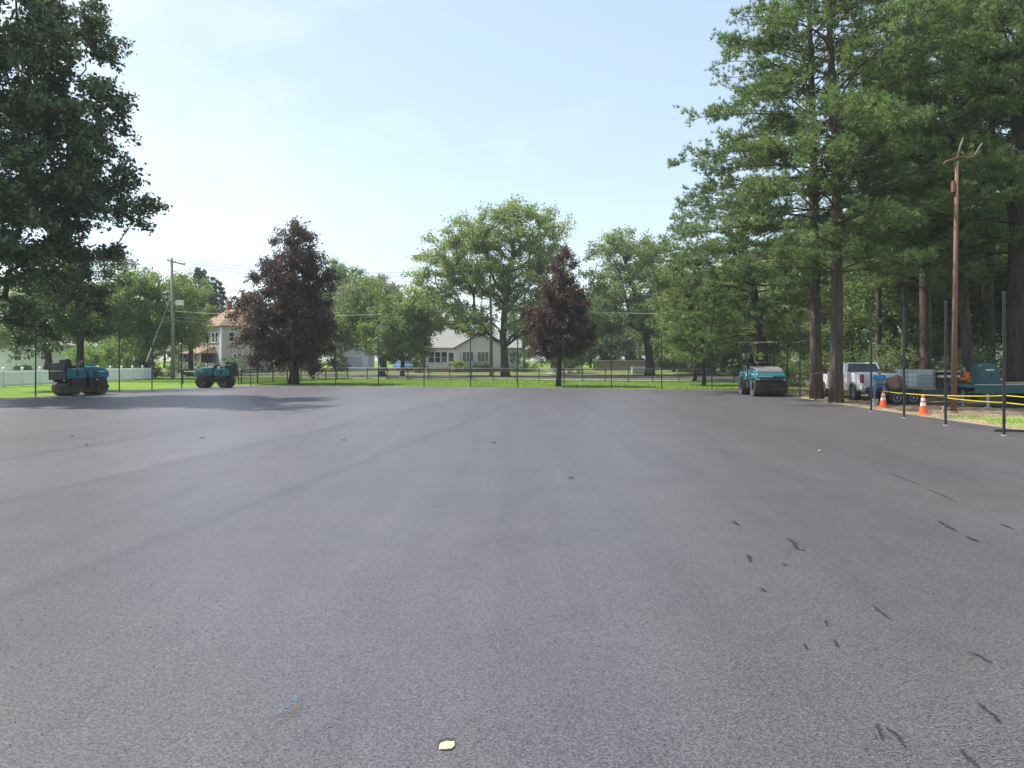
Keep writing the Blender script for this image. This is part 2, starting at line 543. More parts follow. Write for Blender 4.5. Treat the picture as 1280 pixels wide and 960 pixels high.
def np_mesh(name, V, nper, m, parent=None):
    """V: (faces*nper, 3) one island per face"""
    me = bpy.data.meshes.new(name)
    nv = len(V)
    nf = nv // nper
    me.vertices.add(nv)
    me.vertices.foreach_set('co', np.ascontiguousarray(V, dtype=np.float32).ravel())
    me.loops.add(nv)
    me.loops.foreach_set('vertex_index', np.arange(nv, dtype=np.int32))
    me.polygons.add(nf)
    me.polygons.foreach_set('loop_start', np.arange(0, nv, nper, dtype=np.int32))
    me.update()
    me.validate()
    me.materials.append(m)
    o = bpy.data.objects.new(name, me)
    COL.objects.link(o)
    if parent is not None:
        o.parent = parent
    return o


def norm(a):
    return a / np.maximum(np.linalg.norm(a, axis=-1, keepdims=True), 1e-9)


def leaves_at(P, size, bias=0.6, asp=0.55, r=rng):
    n = len(P)
    Nn = norm(r.normal(size=(n, 3)) + np.array([0, 0, bias]))
    T = norm(np.cross(Nn, r.normal(size=(n, 3))))
    B = np.cross(Nn, T)
    l = (size * r.uniform(0.6, 1.3, n))[:, None]
    fold = Nn * l * 0.12
    V = np.empty((n, 4, 3))
    V[:, 0] = P - T * l * 0.5
    V[:, 1] = P + B * l * asp * 0.5 + fold
    V[:, 2] = P + T * l * 0.5
    V[:, 3] = P - B * l * asp * 0.5 + fold
    return V.reshape(-1, 3)


def needles_at(P, D, ln, wd, k, spread=0.9, r=rng):
    """k thin triangular needles from each point, fanned round direction D"""
    n = len(P)
    P = np.repeat(P, k, axis=0)
    D = np.repeat(D, k, axis=0)
    d = norm(D + r.normal(size=(n * k, 3)) * spread)
    s = norm(np.cross(d, r.normal(size=(n * k, 3))))
    l = (ln * r.uniform(0.7, 1.25, n * k))[:, None]
    V = np.empty((n * k, 3, 3))
    V[:, 0] = P - s * wd * 0.5
    V[:, 1] = P + s * wd * 0.5
    V[:, 2] = P + d * l
    return V.reshape(-1, 3)


# ------------------------------------------------------------------ trees
def limb_path(a, b, r, sag=0.12, k=5):
    a, b = np.array(a, float), np.array(b, float)
    L = np.linalg.norm(b - a)
    t = np.linspace(0, 1, k)[:, None]
    p = a * (1 - t) + b * t
    p[:, 2] += (np.sin(t[:, 0] * PI)) * L * sag * r.uniform(-0.3, 1.0)
    j = r.normal(size=p.shape) * L * 0.035
    j[0] = 0
    j[-1] = 0
    return p + j


def grow(trunk, trunk_r, clumps, r, rise=0.3, rmin=0.018, first=0.3, sides=6, pw=0.42):
    """trunk polyline + one limb to every clump, forking off the limbs before it"""
    trunk = np.array(trunk, float)
    seg = np.concatenate([[0], np.cumsum(np.linalg.norm(np.diff(trunk, axis=0), axis=1))])
    tt = np.linspace(0, seg[-1], 16)
    tp = np.stack([np.interp(tt, seg, trunk[:, i]) for i in range(3)], 1)
    tp[1:-1] += r.normal(size=(14, 3)) * trunk_r * 0.16
    nodes = [p for p in tp[int(16 * first):]]
    owner = [-1] * len(nodes)
    axis = tp[len(tp) // 2]
    order = np.argsort(np.linalg.norm((clumps - axis)[:, :2], axis=1))
    paths, parent = [], []
    for ci in order:
        c = clumps[ci]
        A = np.array(nodes)
        d = np.linalg.norm(A - c, axis=1)
        hd = np.linalg.norm((A - c)[:, :2], axis=1)
        cost = d + 2.0 * np.maximum(0, A[:, 2] - (c[2] - rise * hd))
        k = int(np.argmin(cost))
        pth = limb_path(A[k], c, r)
        bi = len(paths)
        paths.append(pth)
        parent.append(owner[k])
        for q in pth[1:]:
            nodes.append(q)
            owner.append(bi)
    cnt = np.ones(len(paths))
    for i in range(len(paths) - 1, -1, -1):
        if parent[i] >= 0:
            cnt[parent[i]] += cnt[i]
    mb = MB()
    rr = np.interp(np.linspace(0, 1, 16), [0, 0.04, 0.12, 0.5, 1], [trunk_r * 1.45, trunk_r * 1.15, trunk_r, trunk_r * 0.75, trunk_r * 0.22])
    mb.tube(tp, rr, 12)
    for pth, n in zip(paths, cnt):
        r0 = min(rmin * (n ** pw) * 1.5, trunk_r * 0.62)
        mb.tube(pth, np.linspace(r0, max(rmin * 0.6, r0 * 0.45), len(pth)), sides, caps=False)
    return mb


def lobe_clumps(lobes, n, r, inner=0.45):
    vol = np.array([(l[3] * l[4] * l[5]) ** (2 / 3) for l in lobes])
    ks = np.maximum(1, np.round(n * vol / vol.sum())).astype(int)
    out = []
    for l, k in zip(lobes, ks):
        d = norm(r.normal(size=(k, 3)))
        rad = r.uniform(inner, 1.0, (k, 1)) ** 0.7
        out.append(np.array(l[:3]) + d * rad * np.array(l[3:]))
    return np.concatenate(out)


def clump_leaves(clumps, cr, nleaf, r, flat=0.6, twigs=7):
    """leaves strung along short twigs that radiate from each clump's centre"""
    k = len(clumps)
    td = norm(r.normal(size=(k, twigs, 3)) * np.array([1, 1, flat]) + np.array([0, 0, 0.1]))
    scale = cr * r.uniform(0.6, 1.3, (k, 1))
    per = nleaf // twigs
    t = r.uniform(0.05, 1.0, (k, twigs, per)) ** 0.8
    P = clumps[:, None, None, :] + td[:, :, None, :] * (t * scale[:, :, None])[..., None]
    P = P + r.normal(size=P.shape) * (cr * 0.17)
    return P.reshape(-1, 3)


def px_lobes(lst, Z, base, depth=0.42, r=rng):
    """outline lobes given in picture pixels at distance Z -> real ellipsoids about the tree's base, spread in depth"""
    out = []
    xs = [(p[0] - p[2], p[0] + p[2]) for p in lst]
    half = (max(b for a, b in xs) - min(a for a, b in xs)) / 2 * Z / F
    for p in lst:
        c = W(p[0], p[1], Z) - base
        rx, rz = p[2] * Z / F, p[3] * Z / F
        off = p[4] if len(p) > 4 else None
        if off is None:
            room = max(0.0, half - rx) * depth * 1.6
            for s in (-1, 1):
                out.append((c[0], c[1] + s * room * r.uniform(0.3, 1.0), c[2], rx, max(rx, rz) * 0.9, rz))
        else:
            out.append((c[0], c[1] + off, c[2], rx, max(rx, rz), rz))
    return out


def ground_h(x, y):
    n = 0.37 * x + 0.93 * y
    t = np.clip((n - 86) / 20.0, 0, 1)
    return -0.05 + 0.5 * t * t * (3 - 2 * t)


def tree(name, label, px, Z, trunk_px, trunk_r, lobes, ncl, cr, nleaf, lsize, leaf, bark='bark_grey', group=None, seed=1, flat=0.6, rise=0.3, first=0.3, bias=0.5, inner=0.45, rmin=0.02, asp=0.55, cat='tree'):
    r = np.random.default_rng(seed)
    X = (px - 640.0) * Z / F
    base = np.array([X, Z, float(ground_h(X, Z)) - 0.05])
    o = empty(name, base, label, cat, group=group)
    tr = [np.zeros(3)] + [W(a, b, Z) - base for a, b in trunk_px]
    L = px_lobes(lobes, Z, base, r=r)
    cl = lobe_clumps(L, ncl, r, inner)
    cl = cl[cl[:, 2] > 0.4]
    grow(tr, trunk_r, cl, r, rise=rise, first=first, rmin=rmin).build('trunk', M[bark], o, smooth=True)
    P = clump_leaves(cl, cr, nleaf, r, flat)
    P = P[P[:, 2] > 0.15]
    np_mesh('crown', leaves_at(P, lsize, bias, asp, r), 4, M[leaf], o)
    return o


def pine(name, label, px, Z, trunk_px, trunk_r, prof, step=0.62, seed=1, group=None, droop=0.1, dens=1.0, skew=None, needle=0.2, nper=13, bark='bark_pine', stubs=True, leaf='pine_needle', nw=0.032):
    """prof: [(height, reach)]; whorls of level limbs with brush-like tufts on their outer parts"""
    r = np.random.default_rng(seed)
    X = (px - 640.0) * Z / F
    base = np.array([X, Z, float(ground_h(X, Z)) - 0.05])
    o = empty(name, base, label, 'tree', group=group)
    tr = np.array([np.zeros(3)] + [W(a, b, Z) - base for a, b in trunk_px])
    top = tr[-1][2]
    hs = tr[:, 2]

    def axis(h):
        return np.array([np.interp(h, hs, tr[:, 0]), np.interp(h, hs, tr[:, 1]), h])
    mb = MB()
    kk = np.linspace(0, top, 14)
    mb.tube([axis(h) for h in kk], [trunk_r * (1.25 if h < 0.3 else 1.0) * (1 - 0.72 * (h / top) ** 1.2) for h in kk], 12)
    ph = [p[0] for p in prof]
    pr = [p[1] for p in prof]
    h = ph[0]
    P, D = [], []
    a0 = r.uniform(0, 6.28)
    while h < top - 0.2:
        nb = r.integers(3, 6)
        for j in range(nb):
            a = a0 + 2 * PI * j / nb + r.normal() * 0.35
            L = np.interp(h, ph, pr) * r.uniform(0.45, 1.12)
            dirv = np.array([math.cos(a), math.sin(a), 0])
            if skew is not None:
                L *= 1 + skew[2] * (dirv[0] * skew[0] + dirv[1] * skew[1])
            if L < 0.4:
                continue
            s = axis(h)
            t = np.linspace(0, 1, 6)
            frac = (h - ph[0]) / max(top - ph[0], 0.1)
            lift = (0.45 * frac - droop + r.normal() * 0.11) * L
            z = lift * t + L * 0.10 * np.sin(t * PI) - droop * L * 0.5 * t ** 2 + L * 0.10 * t ** 3
            path = s + np.outer(t * L, dirv)
            path[:, 2] += z
            side = np.array([-dirv[1], dirv[0], 0])
            path += np.outer(np.sin(t * PI * 1.2) * L * 0.08 * r.normal(), side)
            br = 0.012 + 0.0075 * L
            mb.tube(path, np.linspace(br, 0.012, 6), 5, caps=False)
            nt = int(max(5, L * 3.7 * dens))
            for q in range(nt):
                u = r.uniform(0.24, 1.0) if q > 1 else 1.0
                pt = np.array([np.interp(u, t, path[:, i]) for i in range(3)])
                tl = (0.35 + 0.30 * L * (1 - u * 0.62)) * r.uniform(0.5, 1.1)
                sg = 1 if r.random() < 0.5 else -1
                td = norm(dirv * r.uniform(0.3, 1.1) + side * sg * r.uniform(0.3, 1.0) + np.array([0, 0, r.uniform(-0.18, 0.42)]))
                e = pt + td * tl
                mb.bar(pt, e, 0.010, 4)
                m = max(6, int(tl * 12))
                w = r.uniform(0.5, 1.0, (m, 1))
                tp = pt + (e - pt) * w + r.normal(size=(m, 3)) * np.array([0.14, 0.14, 0.10])
                P.append(tp)
                D.append(np.tile(td * 0.6 + np.array([0, 0, 0.75]), (m, 1)))
        a0 += 0.9 + r.normal() * 0.3
        h += step * r.uniform(0.7, 1.3)
    if stubs:
        for k in range(9):
            hh = r.uniform(0.25, 1.0) * ph[0]
            a = r.uniform(0, 6.28)
            s = axis(hh)
            e = s + np.array([math.cos(a), math.sin(a), r.uniform(-0.2, 0.2)]) * r.uniform(0.4, 1.6)
            mb.bar(s, e, 0.02, 4)
    mb.build('trunk', M[bark], o, smooth=True)
    P = np.concatenate(P)
    D = np.concatenate(D)
    np_mesh('crown', needles_at(P, D, needle, nw, nper, 0.7, r), 3, M[leaf], o)
    return o


def bush(name, label, x, y, z, rx, ry, rz, leaf, nleaf=2500, lsize=0.09, seed=1, cat='shrub', group=None, ncl=26):
    r = np.random.default_rng(seed)
    o = empty(name, (x, y, z), label, cat, group=group)
    lob = [(0, 0, rz * 0.5, rx, ry, rz * 0.55)]
    cl = lobe_clumps(lob, ncl, r, 0.4)
    cl[:, 2] = np.abs(cl[:, 2])
    mb = MB()
    for c in cl[::2]:
        mb.tube(limb_path((c[0] * 0.15, c[1] * 0.15, -0.03), c, r, 0.05, 4), [0.025, 0.02, 0.014, 0.008], 5, caps=False)
    mb.build('stem', M['bark_dark'], o)
    P = clump_leaves(cl, min(rx, ry, rz) * 0.42, max(14, nleaf // len(cl)), r, 0.8)
    P = P[P[:, 2] > 0.0]
    np_mesh('foliage', leaves_at(P, lsize, 0.4, 0.6, r), 4, M[leaf], o)
    return o


# ================================================================== SETTING
def struct(o):
    o['kind'] = 'structure'
    return o


def patch(name, c, off, m, nx=24, ny=24, flat=False):
    """four sided sheet that follows the ground"""
    a, b, d, e = [np.array(q, float) for q in c]
    mb = MB()
    vs, fs = [], []
    for i in range(ny + 1):
        for j in range(nx + 1):
            u, v = j / nx, i / ny
            p = (a * (1 - u) + b * u) * (1 - v) + (e * (1 - u) + d * u) * v
            vs.append((p[0], p[1], (off if flat else float(ground_h(p[0], p[1])) + off)))
    for i in range(ny):
        for j in range(nx):
            k = i * (nx + 1) + j
            fs.append((k, k + 1, k + nx + 2, k + nx + 1))
    mb.add(vs, fs)
    return struct(mb.build(name, m))


xs = np.concatenate([[-3000, -1200, -500, -260], np.arange(-160, 161, 5), [260, 500, 1200, 3000]])
ys = np.concatenate([[-400, -100], np.arange(-30, 221, 5), [320, 600, 1400, 4000]])
gv, gf = [], []
for y in ys:
    for x in xs:
        gv.append((x, y, float(ground_h(x, y))))
nx = len(xs)
for i in range(len(ys) - 1):
    for j in range(nx - 1):
        k = i * nx + j
        gf.append((k, k + 1, k + nx + 1, k + nx))
struct(MB().add(gv, gf).build('ground', M['lawn']))

# the new asphalt court: a slab 5 cm thick on the ground
court = [(-31.5, -14), (12.6, -14), (13.4, 10), (13.95, 21), (14.15, 27.8), (14.3, 34), (14.75, 38.5), (15.7, 44), (16.3, 48.6), (13.2, 50.0), (0, 53.6), (-10, 56.3), (-20.9, 58.3), (-23.3, 52), (-24.35, 46), (-25.4, 38)]
co = struct(MB().prism(court, -0.3, 0.0, 'XY').build('asphalt', M['asphalt']))

# edge strip of straw and dirt round the court
rr_ = np.random.default_rng(3)


def strip(name, line, w0, w1, z, m, side):
    mb = MB()
    P = np.array(line, float)
    n = int(np.sum(np.linalg.norm(np.diff(P, axis=0), axis=1)) / 0.4)
    seg = np.concatenate([[0], np.cumsum(np.linalg.norm(np.diff(P, axis=0), axis=1))])
    t = np.linspace(0, seg[-1], n)
    Q = np.stack([np.interp(t, seg, P[:, i]) for i in range(2)], 1)
    T = norm(np.gradient(Q, axis=0))
    Nn = np.stack([T[:, 1], -T[:, 0]], 1) * side
    w = rr_.uniform(w0, w1, n)
    w = (w + np.roll(w, 1) + np.roll(w, -1)) / 3
    vs = [(q[0] - nn[0] * 0.1, q[1] - nn[1] * 0.1, z) for q, nn in zip(Q, Nn)] + [(q[0] + nn[0] * ww, q[1] + nn[1] * ww, z) for q, nn, ww in zip(Q, Nn, w)]
    fs = [(i, i + 1, n + i + 1, n + i) for i in range(n - 1)]
    return struct(mb.add(vs, fs).build(name, m))


strip('straw_strip', court[8:16], 0.1, 1.1, -0.034, M['straw'], 1)
strip('straw_verge', [(13.9, 18), (14.15, 27.8), (14.3, 34), (14.75, 38.5), (15.7, 44), (16.4, 48.6)], 0.2, 1.5, -0.018, M['straw'], 1)
patch('dirt', [(13.5, 25.5), (30, 25.5), (36, 60), (15.5, 50)], 0.016, M['dirt'])
patch('dry_grass', [(13.5, 8), (40, 8), (40, 25.9), (13.8, 25.9)], 0.020, M['dry_grass'])
patch('woodland_floor', [(21, 37), (95, 30), (110, 84), (20, 62)], 0.024, M['litter'], 40, 20)


def along(n, s):
    """n metres out along the street's normal, s metres along the street"""
    return (0.37 * n + 0.929 * s, 0.929 * n - 0.37 * s)


def band(name, n0, n1, s0, s1, off, m):
    return patch(name, [along(n0, s0), along(n0, s1), along(n1, s1), along(n1, s0)], off, m, 60, 4)


band('sidewalk', 73.4, 74.9, -120, 90, 0.018, M['concrete'])
band('road', 77.0, 87.0, -120, 90, 0.016, M['shaded_road'])  # widened so its dark colour also covers the band of tree shade
for nm, n0 in (('kerb', 76.8), ('far_kerb', 87.0)):
    a, b = along(n0, -120), along(n0, 90)
    mid = ((a[0] + b[0]) / 2, (a[1] + b[1]) / 2, -0.01)
    struct(MB().box(mid, (210, 0.18, 0.22), rz=math.atan2(b[1] - a[1], b[0] - a[0])).build('kerb', M['concrete'], bevel=0.02))
band('far_lawn', 87.3, 128, -120, 90, 0.035, M['dull_lawn'])
band('driveway', 88, 104, -33.5, -30.5, 0.05, M['concrete'])

# grass blades on the strips one can see edge-on
gr = np.random.default_rng(11)


def in_poly(P, poly):
    x, y = P[:, 0], P[:, 1]
    ins = np.zeros(len(P), bool)
    j = len(poly) - 1
    for i in range(len(poly)):
        xi, yi = poly[i]
        xj, yj = poly[j]
        c = ((yi > y) != (yj > y)) & (x < (xj - xi) * (y - yi) / (yj - yi + 1e-12) + xi)
        ins ^= c
        j = i
    return ins


def blades(name, P, h, w, m):
    n = len(P)
    a = gr.uniform(0, 2 * PI, n)
    s = np.stack([np.cos(a), np.sin(a), np.zeros(n)], 1)
    hh = (h * gr.uniform(0.5, 1.4, n))[:, None]
    lean = np.concatenate([gr.normal(size=(n, 2)) * 0.45, np.ones((n, 1))], 1)
    V = np.empty((n, 3, 3))
    V[:, 0] = P - s * w / 2
    V[:, 1] = P + s * w / 2
    V[:, 2] = P + lean * hh
    o = np_mesh(name, V.reshape(-1, 3), 3, m)
    o['kind'] = 'stuff'
    return o


n_ = 150000
s_ = gr.uniform(-62, 30, n_)
d_ = gr.uniform(50.5, 73.3, n_)
P = np.stack([0.37 * d_ + 0.929 * s_, 0.929 * d_ - 0.37 * s_], 1)
big = [(q[0] * 1.012 + 0.2 * np.sign(q[0]), q[1] + (0.55 if q[1] > 30 else 0)) for q in court]
P = P[(~in_poly(P, big)) & (P[:, 0] > -45) & (P[:, 0] < 24) & (P[:, 1] > 36)]
P = np.concatenate([P, np.full((len(P), 1), -0.05)], 1)
blades('grass', P, 0.07, 0.03, M['grass_blade'])
n_ = 16000
P = np.stack([gr.uniform(14.4, 24, n_), gr.uniform(17, 27, n_), np.full(n_, -0.03)], 1)
keep = (np.sin(P[:, 0] * 1.7 + P[:, 1]) + np.sin(P[:, 1] * 2.3 - P[:, 0] * 0.6) + gr.normal(size=n_) * 0.5) > -0.3
blades('dry_grass_tufts', P[keep & (P[:, 0] > 14.9)], 0.06, 0.014, M['grass_blade'])
n_ = 9000
t = gr.uniform(0, 1, n_)
P = np.stack([np.interp(t * 30 + 18, [18, 27.8, 34, 38.5, 44, 48.6], [14.1, 14.3, 14.5, 15.0, 15.9, 16.5]) + np.abs(gr.normal(size=n_)) * 0.45, t * 30 + 18, np.full(n_, -0.03)], 1)
blades('straw_tufts', P, 0.045, 0.016, M['straw_blade'])

# -------- marks on the asphalt (children of the court: surface marks of its own shape)
mr = np.random.default_rng(21)


def smear(pts, w0, name='scuff_mark', m='tar', z=0.004):
    """ragged elongated mark through picture points lying on the court"""
    Q = np.array([G(a, b) for a, b in pts])[:, :2]
    seg = np.concatenate([[0], np.cumsum(np.linalg.norm(np.diff(Q, axis=0), axis=1))])
    n = max(8, int(seg[-1] / 0.025))
    t = np.linspace(0, seg[-1], n)
    P = np.stack([np.interp(t, seg, Q[:, i]) for i in range(2)], 1)
    T = norm(np.gradient(P, axis=0))
    Nn = np.stack([-T[:, 1], T[:, 0]], 1)
    env = np.sin(np.linspace(0.12, PI - 0.06, n)) ** 0.6
    wa = w0 * env * mr.uniform(0.35, 1.3, n)
    wb = w0 * env * mr.uniform(0.35, 1.3, n)
    P = P + Nn * (mr.normal(size=(n, 1)) * w0 * 0.25)
    vs = [(*(p + nn * a), z) for p, nn, a in zip(P, Nn, wa)] + [(*(p - nn * b), z) for p, nn, b in zip(P, Nn, wb)]
    fs = [(i, i + 1, n + i + 1, n + i) for i in range(n - 1)]
    return MB().add(vs, fs).build(name, M[m], co)


SM = [
    ([(985, 673), (993, 680), (996, 686), (1006, 689)], 0.030), ([(1173, 651), (1181, 656), (1196, 664)], 0.030),
    ([(1089, 757), (1098, 763), (1112, 774)], 0.020), ([(1209, 815), (1222, 819), (1240, 830)], 0.017),
    ([(1225, 880), (1233, 888), (1240, 893)], 0.014), ([(1241, 893), (1250, 904)], 0.010),
    ([(1097, 905), (1100, 917), (1106, 928)], 0.016), ([(1106, 910), (1120, 917), (1134, 936)], 0.012),
    ([(1201, 938), (1212, 950), (1226, 962)], 0.013), ([(935, 694), (939, 703)], 0.016), ([(978, 704), (984, 708)], 0.016),
    ([(950, 735), (960, 741)], 0.02), ([(916, 651), (923, 657)], 0.016), ([(1208, 671), (1222, 677)], 0.014),
    ([(1110, 590), (1130, 599), (1150, 606)], 0.012), ([(1160, 612), (1176, 618), (1195, 627)], 0.012), ([(1250, 655), (1268, 662)], 0.016),
    ([(1005, 804), (1010, 813)], 0.006), ([(1032, 776), (1034, 783)], 0.008), ([(1043, 800), (1048, 810)], 0.006),
]
for pts, w in SM:
    smear(pts, w * 0.75)
M['chalk_blue'] = mat('chalk_blue', (0.135, 0.175, 0.22), (0.105, 0.13, 0.16), scale=55, rough=0.9)
M['chalk_rust'] = mat('chalk_rust', (0.15, 0.112, 0.09), (0.11, 0.094, 0.084), scale=50, rough=0.9)


def speckle(pts, spread, n, size, name, m, z=0.003):
    """dust or chalk caught on the stones: many small ragged flecks along a line"""
    Q = np.array([G(a, b) for a, b in pts])[:, :2]
    seg = np.concatenate([[0], np.cumsum(np.linalg.norm(np.diff(Q, axis=0), axis=1))])
    t = mr.uniform(0, seg[-1], n)
    P = np.stack([np.interp(t, seg, Q[:, i]) for i in range(2)], 1) + mr.normal(size=(n, 2)) * spread
    vs, fs = [], []
    for p in P:
        k = len(vs)
        s0 = size * mr.uniform(0.4, 1.5)
        for j in range(5):
            a = 2 * PI * j / 5 + mr.uniform(-0.3, 0.3)
            r_ = s0 * mr.uniform(0.5, 1.2)
            vs.append((p[0] + r_ * math.cos(a), p[1] + r_ * math.sin(a) * 1.3, z + (k % 7) * 0.0002))
        fs.append(tuple(range(k, k + 5)))
    return MB().add(vs, fs).build(name, M[m], co)


speckle([(347, 893), (362, 879), (378, 867)], 0.020, 520, 0.0032, 'paint_mark', 'chalk_blue')
speckle([(352, 898), (366, 890), (380, 880)], 0.032, 420, 0.0030, 'paint_mark', 'chalk_rust', 0.0025)
speckle([(405, 912), (420, 904)], 0.02, 60, 0.004, 'dust_mark', 'flake')
speckle([(632, 675), (666, 673)], 0.16, 260, 0.010, 'dust_mark', 'flake')
speckle([(1060, 745), (1120, 815), (1180, 880), (1250, 965)], 0.09, 900, 0.0055, 'dust_mark', 'flake')
speckle([(1085, 920), (1115, 938), (1140, 945)], 0.06, 200, 0.0040, 'dust_mark', 'flake')
speckle([(945, 742), (968, 748)], 0.06, 130, 0.007, 'dust_mark', 'flake')
speckle([(910, 655), (935, 662)], 0.10, 110, 0.009, 'dust_mark', 'flake')
speckle([(705, 768), (735, 772)], 0.10, 110, 0.007, 'dust_mark', 'flake')
speckle([(900, 700), (1000, 850), (1040, 960)], 0.5, 260, 0.0045, 'dust_mark', 'flake')
speckle([(1200, 840), (1280, 930)], 0.30, 380, 0.0048, 'dust_mark', 'flake')
for pts, w in [([(1090, 759), (1094, 763)], 0.008), ([(1212, 817), (1218, 820)], 0.007)]:
    smear(pts, w, 'dust_mark', 'flake', 0.003)

for pts, w in SM:
    speckle(pts, w * 0.9, 45, 0.0036 if pts[0][1] > 700 else 0.008, 'scuff_mark', 'tar', 0.0045)
# loose grit the roller left on top
n_ = 5200
gy = 3.0 + 11 * gr.random(n_) ** 1.6
gx = gr.uniform(-1, 1, n_) * (gy * 0.72 + 0.5)
sz = gr.uniform(0.0022, 0.0062, n_)
base = np.stack([gx, gy, np.zeros(n_)], 1)
V = np.empty((n_, 4, 3, 3))
cr_ = [np.stack([np.cos(a_), np.sin(a_), np.zeros(n_)], 1) * sz[:, None] for a_ in (gr.uniform(0, 2, n_), gr.uniform(2.2, 4.0, n_), gr.uniform(4.2, 6.0, n_))]
tp_ = np.stack([gr.normal(size=n_) * 0.3 * sz, gr.normal(size=n_) * 0.3 * sz, sz * 1.3], 1)
for k in range(3):
    V[:, k, 0] = base + cr_[k]
    V[:, k, 1] = base + cr_[(k + 1) % 3]
    V[:, k, 2] = base + tp_
V[:, 3, 0], V[:, 3, 1], V[:, 3, 2] = base + cr_[0], base + cr_[2], base + cr_[1]
M['grit'] = mat('grit', (0.055, 0.052, 0.055), (0.19, 0.18, 0.175), scale=9, rough=0.7)
gt = np_mesh('grit', V.reshape(-1, 3), 3, M['grit'])
gt['kind'] = 'stuff'

# a chip of pale stone in a small hole
c = G(559, 932)
o = empty('stone_chip', (c[0], c[1], 0), 'small cream chip of stone in a dark ragged hole in the asphalt', 'stone')
k = 18
ang = np.linspace(0, 2 * PI, k, endpoint=False)
rad = mr.uniform(0.85, 1.15, k)
MB().add([(0.049 * r_ * math.cos(a), 0.012 + 0.062 * r_ * math.sin(a), 0.004) for a, r_ in zip(ang, rad)], [tuple(range(k))]).build('rim', M['tar'], o)
sq = lambda v: math.copysign(abs(v) ** 0.65, v)
top = [(0.040 * r_ * sq(math.cos(a)) + 0.008 * math.sin(a), -0.008 + 0.042 * r_ * sq(math.sin(a))) for a, r_ in zip(ang, mr.uniform(0.82, 1.14, k))]
MB().prism(top, 0.002, 0.0075, 'XY').build('chip', M['cream_chip'], o, bevel=0.003)

# scattered dry leaves
leaf_px = [(90, 546, 'dry curled leaf near the long lane seam at the shady end'), (253, 548, 'dry curled leaf with a bent tip on pale asphalt'), (430, 551, 'dry dark leaf alone on the pale middle asphalt'), (617, 554, 'brown leaf lying straight out from the white bungalow'), (713, 598, 'dark twig-like leaf on open asphalt in front of the small copper tree'), (108, 557, 'tiny leaf scrap beside a larger leaf'), (1025, 565, 'pale scrap on the asphalt in front of the pines')]
for x, y, lb in leaf_px:
    c = G(x, y)
    s = 0.075
    a = mr.uniform(0, 6)
    mb = MB()
    vs = []
    for i in range(7):
        u = i / 6 - 0.5
        w = 0.42 * math.cos(u * PI) + 0.03
        for v in (-1, 0, 1):
            vs.append((u * 2 * s, v * w * s, 0.012 + (0.035 if v else 0.0) * abs(w) + 0.10 * u * u))
    fs = []
    for i in range(6):
        for j in range(2):
            k = i * 3 + j
            fs.append((k, k + 1, k + 4, k + 3))
    mb.add(vs, fs)
    o = mb.build('fallen_leaf', M['boot'] if y != 565 else M['concrete'])
    o.location = (c[0], c[1], 0.0)
    o.rotation_euler = (0, 0, a)
    tag(o, lb, 'leaf', 'dead leaves scattered on the asphalt')


# ================================================================== FENCE POSTS
PH = 3.66
posts = [
    (44.5, 495.5, 'tall black post nearest the white picket fence posts, standing before the far white house'),
    (99.5, 492.3, 'tall black post directly behind the shaded teal roller'),
    (149, 489.6, 'tall black post beside the light green shrub'),
    (190, 487.0, 'tall black post at the far end of the white picket fence'),
    (227, 485.4, 'tall black post just right of the grey utility pole'),
    (313.5, 483.0, 'tall black post between the sunlit small roller and the big copper maple'),
    (365, 482.4, 'tall black post in line with the big copper maple trunk'),
    (419.5, 482.8, 'tall black post at the right flank of the big copper maple'),
    (473, 483.3, 'tall black post in front of the pale trunk under light green trees'),
    (530, 484.2, 'tall black post at the bungalow roof end'),
    (588, 484.4, 'tall black post in front of the bungalow window row'),
    (647, 485.2, 'tall black post just right of the honey locust trunk'),
    (705, 485.4, 'tall black post just right of the small copper tree trunk'),
    (764, 485.8, 'tall black post in front of the board fence across the street'),
    (827, 486.6, 'tall black post just right of the thick trunk by the pale utility box'),
    (890, 487.5, 'tall black post between the far street trees and the canopied roller'),
    (968.5, 491.0, 'tall black post right behind the canopied roller'),
    (984, 492.8, 'tall black post at the right side of the canopied roller'),
    (1000, 496.0, 'tall black post between the canopied roller and the dark pine trunk'),
    (1019.7, 500.8, 'tall black post right before the darker of the two front pine trunks'),
    (1045, 504.0, 'tall black post right before the sunlit front pine trunk'),
    (1089, 514.4, 'tall black post at the tail of the white pickup'),
    (1130, 522.5, 'tall black post in front of the caged water tank'),
    (1182, 531.7, 'tall black post just left of the rusty red pole, tied with yellow tape'),
    (1255, 544.4, 'tall black post nearest the camera, beside the rail lying on the ground'),
]
post_me = None
for x, y, lb in posts:
    c = G(x, y)
    if post_me is None:
        o = empty('fence_post', c, lb, 'post', group='tall black posts round the court')
        MB().lathe([(0.036, -0.05), (0.036, PH - 0.03)], (0, 0, 0), 'Z', 12).build('post', M['black_steel'], o)
        MB().lathe([(0.043, PH - 0.06), (0.043, PH - 0.02), (0.02, PH)], (0, 0, 0), 'Z', 12).build('cap', M['black_steel'], o)
        MB().lathe([(0.075, 0.0), (0.06, 0.02), (0.04, 0.022)], (0, 0, 0), 'Z', 12).build('collar', M['stone_grey'], o)
        post0 = o
    else:
        o = copy_tree(post0)
        o.location = [float(v) for v in c]
        o['label'] = lb
post_at = {int(x): G(x, y) for x, y, lb in posts}

# rail lying on the asphalt
a, b = G(1243, 539.5), G(1300, 541.5)
o = MB().tube([(a[0], a[1], 0.035), ((a[0] + b[0]) / 2, (a[1] + b[1]) / 2, 0.05), (b[0], b[1], 0.035)], 0.032, 8).build('steel_rail', M['black_steel'])
tag(o, 'black steel rail lying loose on the asphalt at the foot of a post', 'rail')


